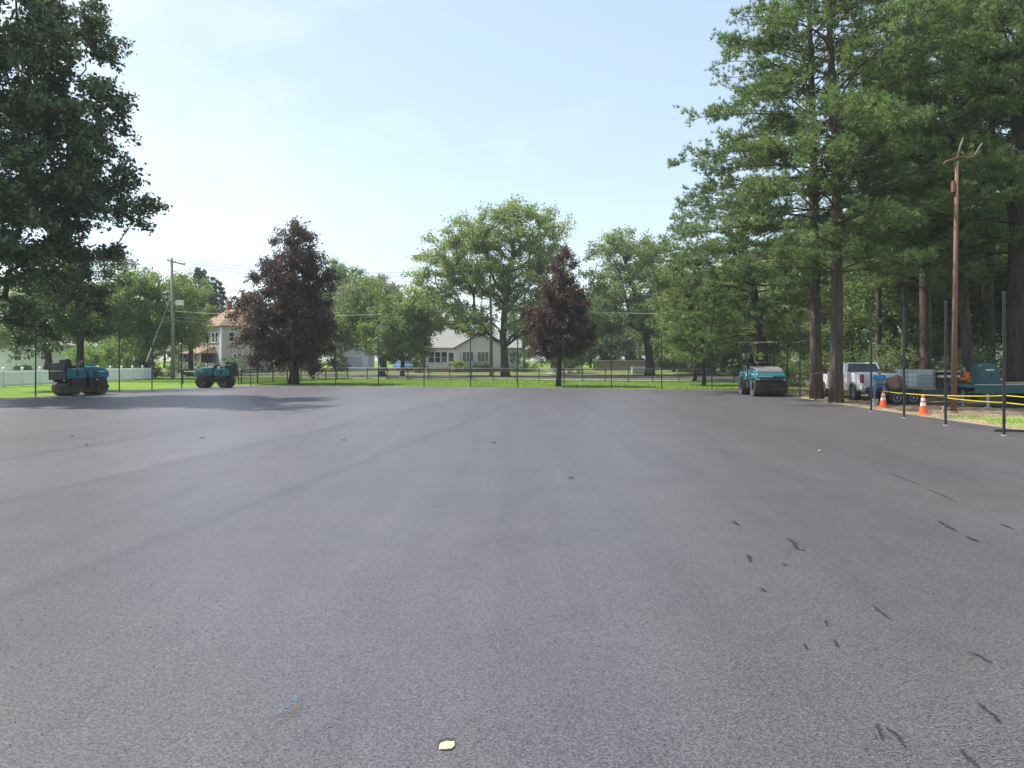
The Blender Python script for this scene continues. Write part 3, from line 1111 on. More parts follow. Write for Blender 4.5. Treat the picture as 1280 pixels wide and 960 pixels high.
# ================================================================== LOW METAL FENCE
def metal_fence(pts, spacing, label, h=1.25, pick=True, rails=(0.12, 0.95, 1.2)):
    pts = [np.array(p, float) for p in pts]
    o = empty('metal_fence', (pts[0][0], pts[0][1], -0.05), label, 'fence', group='low black metal fences along the street')
    b0 = np.array([pts[0][0], pts[0][1], 0])
    for a, b in zip(pts[:-1], pts[1:]):
        L = np.linalg.norm(b - a)
        n = max(1, int(round(L / spacing)))
        d = (b - a) / L
        for i in range(n + (1 if b is pts[-1] else 0)):
            p = a + d * L * i / n
            q = np.array([p[0], p[1], 0]) - b0
            mb = MB().box((q[0], q[1], h / 2), (0.065, 0.065, h), rz=math.atan2(d[1], d[0]))
            mb.box((q[0], q[1], h + 0.015), (0.085, 0.085, 0.03), rz=math.atan2(d[1], d[0]), taper=(0.3, 0.3))
            mb.build('fence_post', M['black_steel'], o)
        for i in range(n):
            p0 = a + d * L * i / n
            p1 = a + d * L * (i + 1) / n
            mb = MB()
            q0 = np.array([p0[0], p0[1], 0]) - b0
            q1 = np.array([p1[0], p1[1], 0]) - b0
            for z in rails:
                mb.bar(q0 + [0, 0, z], q1 + [0, 0, z], 0.02, 4)
            if pick:
                m_ = int(L / n / 0.11)
                for k in range(1, m_):
                    q = q0 + (q1 - q0) * k / m_
                    mb.box((q[0], q[1], h * 0.48), (0.016, 0.016, h * 0.94), rz=math.atan2(d[1], d[0]))
            mb.build('picket_panel', M['black_steel'], o)
    return o


metal_fence([(-22.1, 62.0), (-17.2, 79.5)], 2.4, 'low black picket fence running away from the court beside the big copper maple')
metal_fence([(-17.2, 79.5), (2.6, 73.0), (12.6, 68.2), (30, 61.2)], 2.35, 'long low black picket fence between lawn strip and street')
metal_fence([(-27.5, 63.5), (-22.3, 62.0)], 2.6, 'short black railing of bare rails behind the sunlit small roller', pick=False, rails=(0.6, 1.05))


# ================================================================== WHITE PICKET FENCE
def white_fence(pts, label, h=1.2):
    pts = [np.array(p, float) for p in pts]
    b0 = np.array([pts[0][0], pts[0][1], 0])
    o = empty('picket_fence', (pts[0][0], pts[0][1], -0.05), label, 'fence')
    for a, b in zip(pts[:-1], pts[1:]):
        L = np.linalg.norm(b - a)
        n = max(1, int(round(L / 2.4)))
        d = (b - a) / L
        rz = math.atan2(d[1], d[0])
        for i in range(n + 1):
            p = a + d * L * i / n
            q = np.array([p[0], p[1], 0]) - b0
            mb = MB().box((q[0], q[1], 0.7), (0.13, 0.13, 1.4), rz=rz)
            mb.box((q[0], q[1], 1.415), (0.18, 0.18, 0.03), rz=rz)
            mb.box((q[0], q[1], 1.46), (0.15, 0.15, 0.06), rz=rz, taper=(0.1, 0.1))
            mb.build('fence_post', M['white_vinyl'], o)
        for i in range(n):
            q0 = np.array([*(a + d * L * (i + 0.03) / n), 0]) - b0
            q1 = np.array([*(a + d * L * (i + 0.97) / n), 0]) - b0
            mb = MB()
            for z in (0.2, 1.0):
                m_ = (q0 + q1) / 2
                mb.box((m_[0], m_[1], z), (L / n * 0.95, 0.05, 0.10), rz=rz)
            kk = int(L / n / 0.15)
            for k in range(kk):
                q = q0 + (q1 - q0) * (k + 0.5) / kk
                mb.box((q[0], q[1], 0.62), (0.105, 0.022, 1.1), rz=rz)
                mb.box((q[0], q[1], 1.20), (0.085, 0.022, 0.06), rz=rz, taper=(0.15, 1))
            mb.build('picket_panel', M['white_vinyl'], o)
    return o


white_fence([(-36.6, 44), (-37.2, 62), (-37.9, 80)], 'white picket fence along the yard behind the shaded teal roller')
white_fence([(-43.2, 107.5), (-37.8, 105.4)], 'short white fence beside the two-storey house')


# ================================================================== ROLLERS
def roller(name, label, loc, rz, kx=1.0, kz=1.0, rd=0.39, hw=0.6, xb=0.82, canopy=False):
    """kx, kz: plan and height scale of the bodywork; rd, hw, xb: drum radius, half width and distance from the joint"""
    o = empty(name, loc, label, 'roller', rz, group='teal tandem rollers')

    def fin(ob):
        for q in ob.data.vertices:
            q.co = (q.co.x * kx, q.co.y * kx, q.co.z * kz)
        return ob
    X = xb / kx
    for s in (1, -1):
        d = MB().lathe([(rd - 0.17, -hw + 0.10), (rd - 0.05, -hw + 0.03), (rd - 0.015, -hw), (rd, -hw + 0.015), (rd, hw - 0.015), (rd - 0.015, hw), (rd - 0.05, hw - 0.03), (rd - 0.17, hw - 0.10)], (xb * s, 0, rd), 'Y', 44)
        d = d.build('drum', M['drum_steel'], o)
        for t in (1, -1):
            hb = MB().lathe([(rd - 0.165, hw * t - 0.10 * t), (rd - 0.18, hw * t - 0.05 * t), (0.10, hw * t - 0.04 * t), (0.09, hw * t + 0.01 * t), (0.0, hw * t + 0.01 * t)], (xb * s, 0, rd), 'Y', 20)
            for k in range(6):
                a = k * PI / 3
                hb.lathe([(0.022, hw * t - 0.045 * t), (0.022, hw * t - 0.015 * t)], (xb * s + 0.15 * math.cos(a), 0, rd + 0.15 * math.sin(a)), 'Y', 6)
            hb.build('hub', M['hub_rust'], d)
        zt = 0.86 * kz
        y = MB()
        for t in (1, -1):
            y.prism([(xb * s - 0.26 - 0.14 * (s > 0), zt), (xb * s + 0.26 + 0.14 * (s < 0), zt), (xb * s + 0.17, rd * 1.25), (xb * s + 0.10, rd * 0.8), (xb * s - 0.10, rd * 0.8), (xb * s - 0.17, rd * 1.25)], t * (hw + 0.015), t * (hw + 0.055))
        y.box((xb * s, 0, max(zt - 0.03, 2 * rd + 0.03)), (0.5, 2 * hw + 0.1, 0.05))
        y.build('yoke', M['black_plastic'] if not canopy else M['teal_dull_shaded'], o, bevel=0.01)
        sb = MB().box((xb * s + (rd + 0.04) * s, 0, rd * 1.15), (0.03, 2 * hw - 0.05, 0.12), Mx=Matrix.Rotation(-0.3 * s, 4, 'Y'))
        for t in (1, -1):
            sb.bar((xb * s + (rd + 0.03) * s, t * (hw - 0.08), rd * 1.2), (xb * s + rd * 0.8 * s, t * (hw - 0.08), zt), 0.016)
        sb.build('scraper', M['rubber'], o)
    # articulation joint, belly frame and step panels between the drums
    fin(MB().box((0.0, 0, 0.64), (0.55, 0.5, 0.5)).lathe([(0.12, 0.40), (0.12, 0.9)], (0, 0, 0), 'Z', 16).build('joint', M['black_steel'], o, bevel=0.015))
    fin(MB().prism([(0.10, 0.42), (0.40, 0.42), (0.62, 0.90), (0.10, 0.90)], -0.50, 0.50).build('front_frame', M['black_plastic'], o, bevel=0.03))
    fin(MB().prism([(-0.10, 0.42), (-0.40, 0.42), (-0.62, 0.90), (-0.10, 0.90)], -0.50, 0.50).build('rear_frame', M['black_plastic'], o, bevel=0.03))
    hood = [(0.10, 0.86), (1.22, 0.84), (1.33, 0.98), (1.32, 1.14), (1.22, 1.27), (0.95, 1.385), (0.55, 1.45), (0.10, 1.465)]
    h = fin(MB().prism(hood, -0.55, 0.55).build('hood', M['teal_paint'], o, bevel=0.09))
    for t in (1, -1):
        g = MB()
        for k in range(5):
            g.box((0.45, t * 0.555, 0.95 + 0.055 * k), (0.42, 0.012, 0.03))
        fin(g.build('grille', M['black_plastic'], h))
    fin(MB().box((0.82, -0.556, 1.19), (0.40, 0.012, 0.04)).box((0.82, 0.556, 1.19), (0.40, 0.012, 0.04)).build('stripe', M['white_band'], h))
    fin(MB().box((1.330, 0.26, 1.02), (0.03, 0.42, 0.15)).build('vent', M['black_plastic'], h))
    fin(MB().box((1.325, -0.2, 1.10), (0.025, 0.50, 0.05)).build('name_strip', M['white_band'], h))
    for t in (1, -1):
        fin(MB().lathe([(0.05, 0.0), (0.05, 0.03), (0.03, 0.04)], (1.31, t * 0.47, 0.93), 'X', 14).build('headlight', M['pale_metal'], o))
    if canopy:
        fin(MB().prism([(0.14, 1.472), (0.56, 1.46), (0.96, 1.395), (1.20, 1.29), (1.12, 1.44), (0.85, 1.56), (0.45, 1.63), (0.14, 1.62)], -0.50, 0.50).build('hood_cover', M['grey_tarp'], o, bevel=0.05))
    rb = fin(MB().prism([(-1.28, 0.84), (-0.12, 0.84), (-0.12, 1.10), (-0.30, 1.34), (-1.10, 1.36), (-1.28, 1.28)], -0.55, 0.55).build('rear_body', M['teal_paint'], o, bevel=0.045))
    fin(MB().box((-0.66, -0.553, 1.1), (0.16, 0.014, 0.28)).box((-0.66, 0.553, 1.1), (0.16, 0.014, 0.28)).build('step_plate', M['black_plastic'], rb))
    fin(MB().box((-1.288, 0, 1.05), (0.025, 0.7, 0.2)).build('rear_grille', M['black_plastic'], rb))
    for t in (1, -1):
        fin(MB().box((-1.28, t * 0.45, 1.18), (0.04, 0.09, 0.07)).build('tail_lamp', M['red_lens'], o))
    fin(MB().box((-0.0, 0, 0.925), (0.26, 1.0, 0.05)).build('platform', M['black_plastic'], o))
    fin(MB().box((-0.62, 0, 1.42), (0.44, 0.5, 0.12)).build('seat', M['black_plastic'], o, bevel=0.035))
    fin(MB().box((-0.86, 0, 1.62), (0.11, 0.48, 0.42), Mx=Matrix.Rotation(-0.16, 4, 'Y')).build('backrest', M['black_plastic'], o, bevel=0.04))
    fin(MB().bar((0.05, 0, 0.95), (-0.06, 0, 1.52), 0.045).box((-0.01, 0, 1.50), (0.2, 0.36, 0.12), Mx=Matrix.Rotation(0.4, 4, 'Y')).build('console', M['black_plastic'], o, bevel=0.01))
    mb = MB()
    ring = []
    A = Matrix.Rotation(-0.55, 4, 'Y')
    for k in range(25):
        a = 2 * PI * k / 24
        q = A @ Vector((0.18 * math.cos(a), 0.18 * math.sin(a), 0))
        ring.append((q.x - 0.12, q.y, q.z + 1.64))
    mb.tube(ring, 0.015, 6, caps=False)
    for k in (0, 8, 16):
        mb.bar(ring[k], (-0.12, 0, 1.62), 0.011, 5)
    mb.bar((-0.12, 0, 1.62), (-0.03, 0, 1.52), 0.02, 6)
    fin(mb.build('steering_wheel', M['black_plastic'], o))
    rl = MB()
    for t in (1, -1):
        rl.tube([(-0.25, t * 0.5, 1.25), (-0.25, t * 0.52, 1.62), (-0.55, t * 0.52, 1.64), (-0.62, t * 0.52, 1.34)], 0.017, 6)
    fin(rl.build('handrail', M['pale_metal'] if canopy else M['black_steel'], o))
    if canopy:
        zc = 2.93 / kz
        fr = MB()
        for t in (1, -1):
            fr.tube([(-1.12, t * 0.50, 1.30), (-1.12, t * 0.50, zc - 0.1), (-0.98, t * 0.50, zc - 0.03)], 0.030, 8)
            fr.tube([(-0.16, t * 0.50, 0.95), (-0.18, t * 0.50, zc - 0.1), (-0.25, t * 0.50, zc - 0.03)], 0.024, 8)
        for z in (1.75, 2.1):
            fr.bar((-1.12, -0.5, z), (-1.12, 0.5, z), 0.016)
            fr.bar((-1.12, 0.5, z), (-0.18, 0.5, z), 0.012)
            fr.bar((-1.12, -0.5, z), (-0.18, -0.5, z), 0.012)
        fin(fr.build('canopy_frame', M['black_steel'], o))
        cp = fin(MB().box((-0.64, 0, zc), (1.10, 1.12, 0.05), taper=(0.94, 0.94)).build('canopy', M['stone_grey'], o, bevel=0.015))  # black roof coloured grey, painting in the highlight along its top edge
        fin(MB().box((-0.08, -0.2, zc - 0.05), (0.05, 0.14, 0.05)).build('work_light', M['white_band'], cp))
    else:
        fin(MB().box((-1.16, -0.28, 1.50), (0.34, 0.46, 0.56)).build('tank_box', M['black_plastic'], o, bevel=0.03))
        fin(MB().box((-1.22, 0.26, 1.42), (0.30, 0.54, 0.40)).build('tank_box', M['black_plastic'], o, bevel=0.03))
        rb_ = MB().tube([(-0.98, -0.5, 1.30), (-1.0, -0.5, 1.62), (-1.36, -0.5, 1.60), (-1.42, -0.5, 1.20), (-1.42, 0.5, 1.20), (-1.36, 0.5, 1.60), (-1.0, 0.5, 1.62), (-0.98, 0.5, 1.30)], 0.035, 8)
        fin(rb_.build('roll_bar', M['black_steel'], o))
        fin(MB().box((-1.38, 0, 1.14), (0.06, 1.16, 0.72)).build('rear_plate', M['black_plastic'], o, bevel=0.01))
    return o


roller('compact_roller', 'teal compact roller standing in tree shade by the white picket fence', (-24.0, 42.3, 0), R(70), 1.05, 1.10, 0.40, 0.64, 0.87)
roller('compact_roller', 'small teal roller in full sun beside the big copper maple', (-20.9, 53.6, 0), R(176), 0.97, 1.0, 0.40, 0.58, 0.79)
r3 = roller('canopy_roller', 'large teal roller with black canopy and a seated operator', (13.76, 41.9, 0), R(-93), 1.42, 0.98, 0.47, 0.84, 1.25, canopy=True)


# ================================================================== PEOPLE
def skin_body(name, joints, edges, m, parent=None, sub=2, root=0):
    me = bpy.data.meshes.new(name)
    keys = list(joints)
    idx = {k: i for i, k in enumerate(keys)}
    me.from_pydata([tuple(map(float, joints[k][0])) for k in keys], [(idx[a], idx[b]) for a, b in edges], [])
    me.materials.append(m)
    o = bpy.data.objects.new(name, me)
    COL.objects.link(o)
    if parent is not None:
        o.parent = parent
    md = o.modifiers.new('Skin', 'SKIN')
    md.use_smooth_shade = True
    for k in keys:
        r_ = joints[k][1]
        sv = me.skin_vertices[0].data[idx[k]]
        sv.radius = (r_, r_) if np.isscalar(r_) else r_
        sv.use_root = (idx[k] == root)
    sd = o.modifiers.new('Subdivision', 'SUBSURF')
    sd.levels = sub
    sd.render_levels = sub
    return o


def person(label, loc, rz, pose, shirt, pants, hat=None, hair='dark_hair', boots='boot', long_sleeve=False, vest=None):
    """pose: joints in the person's own frame (x forward, y left, z up)"""
    o = empty('person', loc, label, 'person', rz)
    V3 = lambda *a: np.array(a, float)
    J = {k: V3(*v) for k, v in pose.items()}
    hd = J['head']
    up = norm(hd - J['neck'])
    fw = norm(V3(*pose.get('look', (1, 0, 0))))
    fw = norm(fw - up * np.dot(fw, up))
    lf = np.cross(up, fw)
    jo = {'pelvis': (J['pelvis'], (0.13, 0.11)), 'waist': (J['waist'], (0.125, 0.10)), 'chest': (J['chest'], (0.155, 0.115)), 'base': ((J['chest'] * 0.35 + J['neck'] * 0.65), (0.075, 0.07)), 'neck': (J['neck'], 0.052), 'jaw': (hd - up * 0.045 + fw * 0.012, (0.066, 0.072)), 'skull': (hd + up * 0.055 - fw * 0.008, (0.078, 0.088)), 'crown': (hd + up * 0.105 - fw * 0.01, 0.05)}
    ed = [('pelvis', 'waist'), ('waist', 'chest'), ('chest', 'base'), ('base', 'neck'), ('neck', 'jaw'), ('jaw', 'skull'), ('skull', 'crown')]
    for s in 'lr':
        sg = 1 if s == 'l' else -1
        sh, el, wr, ha = (J[s + k] for k in ('sh', 'el', 'wr', 'ha'))
        jo[s + 'sh'] = (sh, 0.062)
        jo[s + 'el'] = (el, 0.043)
        jo[s + 'wr'] = (wr, 0.030)
        pal = wr * 0.45 + ha * 0.55
        jo[s + 'pa'] = (pal, (0.040, 0.022))
        ed += [('chest', s + 'sh'), (s + 'sh', s + 'el'), (s + 'el', s + 'wr'), (s + 'wr', s + 'pa')]
        dr = norm(ha - wr)
        sd = norm(np.cross(dr, V3(0.2, 0.1, 1)))
        dn = np.cross(sd, dr)
        for k, (of, ln) in enumerate([(-0.030, 0.062), (-0.010, 0.075), (0.010, 0.072), (0.029, 0.055)]):
            a = pal + dr * 0.04 + sd * of
            b = a + dr * ln * 0.55 - dn * 0.008
            c = b + dr * ln * 0.42 - dn * 0.022
            jo[f'{s}f{k}a'], jo[f'{s}f{k}b'], jo[f'{s}f{k}c'] = (a, 0.010), (b, 0.009), (c, 0.008)
            ed += [(s + 'pa', f'{s}f{k}a'), (f'{s}f{k}a', f'{s}f{k}b'), (f'{s}f{k}b', f'{s}f{k}c')]
        a = pal - dr * 0.01 - sd * sg * 0.045
        b = a + dr * 0.045 - sd * sg * 0.012
        jo[s + 't1'], jo[s + 't2'] = (a, 0.011), (b, 0.009)
        ed += [(s + 'pa', s + 't1'), (s + 't1', s + 't2')]
        hp, kn, an, to = (J[s + k] for k in ('hp', 'kn', 'an', 'to'))
        jo[s + 'hp'] = (hp, 0.088)
        jo[s + 'kn'] = (kn, 0.060)
        jo[s + 'an'] = (an, 0.042)
        jo[s + 'to'] = (to, (0.045, 0.028))
        ed += [('pelvis', s + 'hp'), (s + 'hp', s + 'kn'), (s + 'kn', s + 'an'), (s + 'an', s + 'to')]
    skin_body('body', jo, ed, M['skin'], o)
    # face: nose, eyes, ears
    f = MB()
    f.tube([hd + fw * 0.080 + up * 0.02, hd + fw * 0.105 - up * 0.015], [0.008, 0.015], 6)
    for sg in (1, -1):
        f.tube([hd + lf * sg * 0.078 + up * 0.03, hd + lf * sg * 0.082 - up * 0.02], [0.016, 0.012], 6)
    f.build('face', M['skin'], o, smooth=True)
    e = MB()
    for sg in (1, -1):
        e.tube([hd + fw * 0.078 + lf * sg * 0.03 + up * 0.03, hd + fw * 0.086 + lf * sg * 0.03 + up * 0.03], [0.011, 0.009], 6)
    e.tube([hd + fw * 0.084 - lf * 0.022 - up * 0.045, hd + fw * 0.084 + lf * 0.022 - up * 0.045], 0.006, 5)
    e.build('eyes', M['dark_hair'], o)
    # clothes follow the body, a little larger
    cl = {'pelvis': (J['pelvis'] + V3(0, 0, 0.03), (0.155, 0.13)), 'waist': (J['waist'], (0.155, 0.13)), 'chest': (J['chest'], (0.175, 0.137)), 'base': (J['chest'] * 0.4 + J['neck'] * 0.6, (0.085, 0.082))}
    ce = [('pelvis', 'waist'), ('waist', 'chest'), ('chest', 'base')]
    for s in 'lr':
        sh, el, wr = J[s + 'sh'], J[s + 'el'], J[s + 'wr']
        cl[s + 'sh'] = (sh, 0.080)
        ce.append(('chest', s + 'sh'))
        if long_sleeve:
            cl[s + 'el'] = (el, 0.062)
            cl[s + 'wr'] = (wr * 0.92 + el * 0.08, 0.047)
            ce += [(s + 'sh', s + 'el'), (s + 'el', s + 'wr')]
        else:
            cl[s + 'el'] = (sh * 0.25 + el * 0.75, 0.067)
            ce += [(s + 'sh', s + 'el')]
    skin_body('shirt', cl, ce, M[shirt], o)
    if vest:
        skin_body('vest', {'chest': (J['chest'] + V3(0, 0, 0.02), (0.20, 0.16)), 'base': (J['chest'] * 0.4 + J['neck'] * 0.6, (0.11, 0.10)), 'waist': (J['waist'] * 0.35 + J['chest'] * 0.65, (0.19, 0.155)), 'lsh': (J['lsh'], 0.095), 'rsh': (J['rsh'], 0.095)},
                  [('chest', 'base'), ('waist', 'chest'), ('chest', 'lsh'), ('chest', 'rsh')], M[vest], o)
    pj = {'pelvis': (J['pelvis'], (0.15, 0.128))}
    pe = []
    for s in 'lr':
        pj[s + 'hp'] = (J[s + 'hp'], 0.108)
        pj[s + 'kn'] = (J[s + 'kn'], 0.080)
        pj[s + 'an'] = (J[s + 'an'], 0.068)
        pe += [('pelvis', s + 'hp'), (s + 'hp', s + 'kn'), (s + 'kn', s + 'an')]
    skin_body('trousers', pj, pe, M[pants], o)
    for s in 'lr':
        an, to = J[s + 'an'], J[s + 'to']
        skin_body('shoe', {'a': (an - V3(0, 0, 0.02), 0.055), 'b': (an * 0.55 + to * 0.45 - V3(0, 0, 0.015), (0.052, 0.042)), 'c': (to, (0.05, 0.035))}, [('a', 'b'), ('b', 'c')], M[boots], o, 1)
    if hat:
        h = MB()
        prof = [(0.103, 0.0), (0.103, 0.05), (0.085, 0.095), (0.045, 0.12), (0.0, 0.125)]
        n = 16
        vs, fs = [], []
        for r_, z in prof[:-1]:
            for k in range(n):
                a = 2 * PI * k / n
                vs.append(hd + up * (0.045 + z) + fw * r_ * math.cos(a) + lf * r_ * 0.92 * math.sin(a))
        vs.append(hd + up * 0.172)
        for i in range(3):
            for k in range(n):
                fs.append((i * n + k, i * n + (k + 1) % n, (i + 1) * n + (k + 1) % n, (i + 1) * n + k))
        for k in range(n):
            fs.append((3 * n + k, 3 * n + (k + 1) % n, 4 * n))
        b0 = len(vs)
        for r_ in (0.1, 0.25):
            for k in range(n):
                a = 2 * PI * k / n
                vs.append(hd + up * (0.052 - (r_ - 0.1) * 0.25) + fw * r_ * math.cos(a) + lf * r_ * math.sin(a))
        for k in range(n):
            fs.append((b0 + k, b0 + (k + 1) % n, b0 + n + (k + 1) % n, b0 + n + k))
        h.add(vs, fs)
        hb = h.build('hat', M[hat], o, smooth=True)
        sl = hb.modifiers.new('Solidify', 'SOLIDIFY')
        sl.thickness = 0.006
    else:
        skin_body('hair', {'a': (hd + up * 0.03 - fw * 0.045, 0.068), 'b': (hd + up * 0.09 - fw * 0.022, (0.082, 0.085)), 'c': (hd + up * 0.125 - fw * 0.0, 0.06)}, [('a', 'b'), ('b', 'c')], M[hair], o, 2)
    return o


sit = dict(pelvis=(0, 0, 0.10), waist=(-0.02, 0, 0.27), chest=(-0.01, 0, 0.45), neck=(0.02, 0, 0.62), head=(0.05, 0, 0.73), look=(1, 0, -0.1),
           lsh=(0, 0.19, 0.54), lel=(0.06, 0.25, 0.28), lwr=(0.28, 0.14, 0.24), lha=(0.38, 0.10, 0.24), rsh=(0, -0.19, 0.54), rel=(0.06, -0.25, 0.28), rwr=(0.28, -0.14, 0.24), rha=(0.38, -0.10, 0.24),
           lhp=(0.05, 0.095, 0.08), lkn=(0.44, 0.15, 0.07), lan=(0.50, 0.15, -0.36), lto=(0.65, 0.16, -0.42), rhp=(0.05, -0.095, 0.08), rkn=(0.44, -0.15, 0.07), ran=(0.47, -0.15, -0.36), rto=(0.62, -0.16, -0.42))
# operator on the big roller, facing its hood
op = dict(sit)
op.update(lwr=(0.40, 0.10, 0.32), lha=(0.50, 0.08, 0.33), rwr=(0.40, -0.10, 0.32), rha=(0.50, -0.08, 0.33), lkn=(0.42, 0.12, 0.06), rkn=(0.42, -0.12, 0.06))
hx = 13.76 + math.cos(R(-93)) * -0.50 * 1.42 + 0.12
hy = 41.9 + math.sin(R(-93)) * -0.50 * 1.42
person('roller operator in a wide lime hat and lime vest seated under the black canopy', (hx, hy, 1.50), R(-93), op, 'dark_cloth', 'dark_cloth', hat='lime_cloth', vest='lime_cloth')

# man sitting on the end of the trailer
m1 = dict(sit)
m1.update(head=(0.06, 0.01, 0.74), lwr=(0.30, 0.10, 0.27), lha=(0.38, 0.02, 0.28), rwr=(0.30, -0.08, 0.25), rha=(0.37, 0.0, 0.25), lkn=(0.43, 0.20, 0.06), rkn=(0.42, -0.19, 0.07), lan=(0.48, 0.22, -0.42), ran=(0.40, -0.20, -0.42), lto=(0.62, 0.24, -0.49), rto=(0.54, -0.24, -0.49))
person('man in a bright blue T-shirt and jeans sitting on the trailer end', (16.62, 34.35, 0.66), R(-118), m1, 'blue_cloth', 'denim', boots='boot')

# worker in orange behind the rusty pole, stooping to the left
stand = dict(pelvis=(-0.04, 0, 0.84), waist=(-0.01, 0, 0.99), chest=(0.05, 0, 1.19), neck=(0.12, 0, 1.36), head=(0.17, 0, 1.46), look=(1, 0, -0.4),
             lsh=(0.07, 0.19, 1.28), lel=(0.14, 0.24, 1.03), lwr=(0.36, 0.17, 1.02), lha=(0.46, 0.15, 1.03), rsh=(0.07, -0.19, 1.28), rel=(0.14, -0.24, 1.03), rwr=(0.36, -0.17, 1.00), rha=(0.46, -0.15, 1.01),
             lhp=(-0.04, 0.095, 0.80), lkn=(0.13, 0.12, 0.45), lan=(-0.04, 0.12, 0.09), lto=(0.12, 0.14, 0.03), rhp=(-0.04, -0.095, 0.80), rkn=(0.10, -0.12, 0.45), ran=(-0.12, -0.12, 0.09), rto=(0.04, -0.14, 0.03))
person('grey haired worker in an orange shirt stooping behind the rusty red pole', (21.72, 36.2, 0.0), R(172), stand, 'orange_cloth', 'dark_cloth', hair='grey_hair', boots='dark_cloth', long_sleeve=True)


# ================================================================== PICKUP
def pickup(label, loc, rz):
    o = empty('pickup_truck', loc, label, 'truck', rz)      # x forward, rear bumper near x = 0
    hw = 1.0

    def arch(cx, r_, n=9):
        return [(cx + r_ * math.cos(a), 0.42 + r_ * math.sin(a)) for a in np.linspace(PI * 0.97, PI * 0.03, n)]
    lower = [(0.10, 0.55), (0.10, 1.33), (2.05, 1.33), (4.2, 1.28), (5.55, 1.22), (5.78, 1.10), (5.82, 0.62), (5.70, 0.50)] + arch(4.78, 0.50)[::-1] + [(4.2, 0.46), (1.9, 0.46)] + arch(1.15, 0.50)[::-1] + [(0.55, 0.55)]
    b = MB()
    for t in (1, -1):
        b.prism(lower, t * (hw - 0.07), t * hw)
    b.box((3.0, 0, 0.55), (5.4, 1.7, 0.18))
    b.box((0.14, 0, 1.0), (0.06, 1.86, 0.66))                 # tailgate
    b.box((1.15, 0, 0.83), (2.0, 1.86, 0.06))
    b.box((2.10, 0, 1.05), (0.08, 1.86, 0.62))
    b.prism([(4.15, 0.6), (4.15, 1.29), (5.5, 1.235), (5.76, 1.1), (5.79, 0.6)], -hw + 0.07, hw - 0.07)
    b.build('body', M['white_paint'], o, bevel=0.025)
    c = MB()
    v = []
    for z, x0, x1, w in ((1.30, 2.08, 4.45, 0.955), (1.86, 2.28, 3.72, 0.80)):
        v += [(x0, -w, z), (x1, -w, z), (x1, w, z), (x0, w, z)]
    c.add(v, [(0, 3, 2, 1), (4, 5, 6, 7), (0, 1, 5, 4), (1, 2, 6, 5), (2, 3, 7, 6), (3, 0, 4, 7)])
    c.build('cab', M['white_paint'], o, bevel=0.05)

    def on_side(t, x0, x1, z0, z1, eps=0.006):
        f = lambda z: 0.955 + (0.80 - 0.955) * (z - 1.30) / 0.56 + eps
        xa = lambda x, z: x
        return [(x0 + 0.20 * (z0 - 1.3) / 0.56, t * f(z0), z0), (x1, t * f(z0), z0), (x1 - (0.73 * (z1 - z0) / 0.56 if x1 > 4 else 0.0), t * f(z1), z1), (x0 + 0.20 * (z1 - 1.3) / 0.56, t * f(z1), z1)]
    for t in (1, -1):
        for x0, x1 in ((2.34, 3.16), (3.26, 4.24)):
            q = on_side(t, x0, x1, 1.36, 1.78)
            MB().add(q, [(0, 1, 2, 3)]).build('window', M['dark_glass'], o)
    f = lambda z: 2.08 + 0.20 * (z - 1.30) / 0.56 - 0.006
    MB().add([(f(1.38), -0.80, 1.38), (f(1.38), 0.80, 1.38), (f(1.80), 0.70, 1.80), (f(1.80), -0.70, 1.80)], [(0, 1, 2, 3)]).build('rear_window', M['dark_glass'], o)
    f = lambda z: 4.45 - 0.73 * (z - 1.30) / 0.56 + 0.006
    MB().add([(f(1.36), -0.86, 1.36), (f(1.36), 0.86, 1.36), (f(1.81), 0.74, 1.81), (f(1.81), -0.74, 1.81)], [(0, 1, 2, 3)]).build('windshield', M['dark_glass'], o)
    for t in (1, -1):
        for x0, x1 in ((2.25, 3.20), (3.24, 4.18)):
            d = MB().box(((x0 + x1) / 2, t * (hw + 0.004), 0.92), (x1 - x0, 0.02, 0.70)).build('door', M['white_paint'], o, bevel=0.012)
            MB().box((x0 + 0.14, t * (hw + 0.022), 1.14), (0.2, 0.03, 0.04)).build('handle', M['black_plastic'], d)
        MB().box((4.02, t * (hw + 0.15), 1.38), (0.14, 0.22, 0.26)).build('mirror', M['black_plastic'], o, bevel=0.03)
        MB().box((0.17, t * (hw - 0.035), 1.08), (0.22, 0.11, 0.42)).build('tail_light', M['red_lens'], o, bevel=0.02)
        MB().box((5.74, t * 0.78, 1.0), (0.12, 0.36, 0.16)).build('headlight', M['pale_metal'], o, bevel=0.02)
    MB().box((0.03, 0, 0.60), (0.20, 1.92, 0.20)).build('rear_bumper', M['chrome'], o, bevel=0.04)
    MB().box((5.86, 0, 0.62), (0.18, 1.94, 0.26)).build('front_bumper', M['chrome'], o, bevel=0.05)
    MB().box((5.80, 0, 0.98), (0.06, 1.1, 0.32)).build('grille', M['black_plastic'], o, bevel=0.02)
    tg = MB().box((0.10, 0, 1.02), (0.025, 1.55, 0.52)).build('tailgate', M['white_paint'], o, bevel=0.01)
    MB().box((0.083, 0, 1.17), (0.02, 0.24, 0.07)).build('handle', M['black_plastic'], tg)
    MB().box((-0.078, 0, 0.60), (0.012, 0.3, 0.13)).build('number_plate', M['white_band'], o)
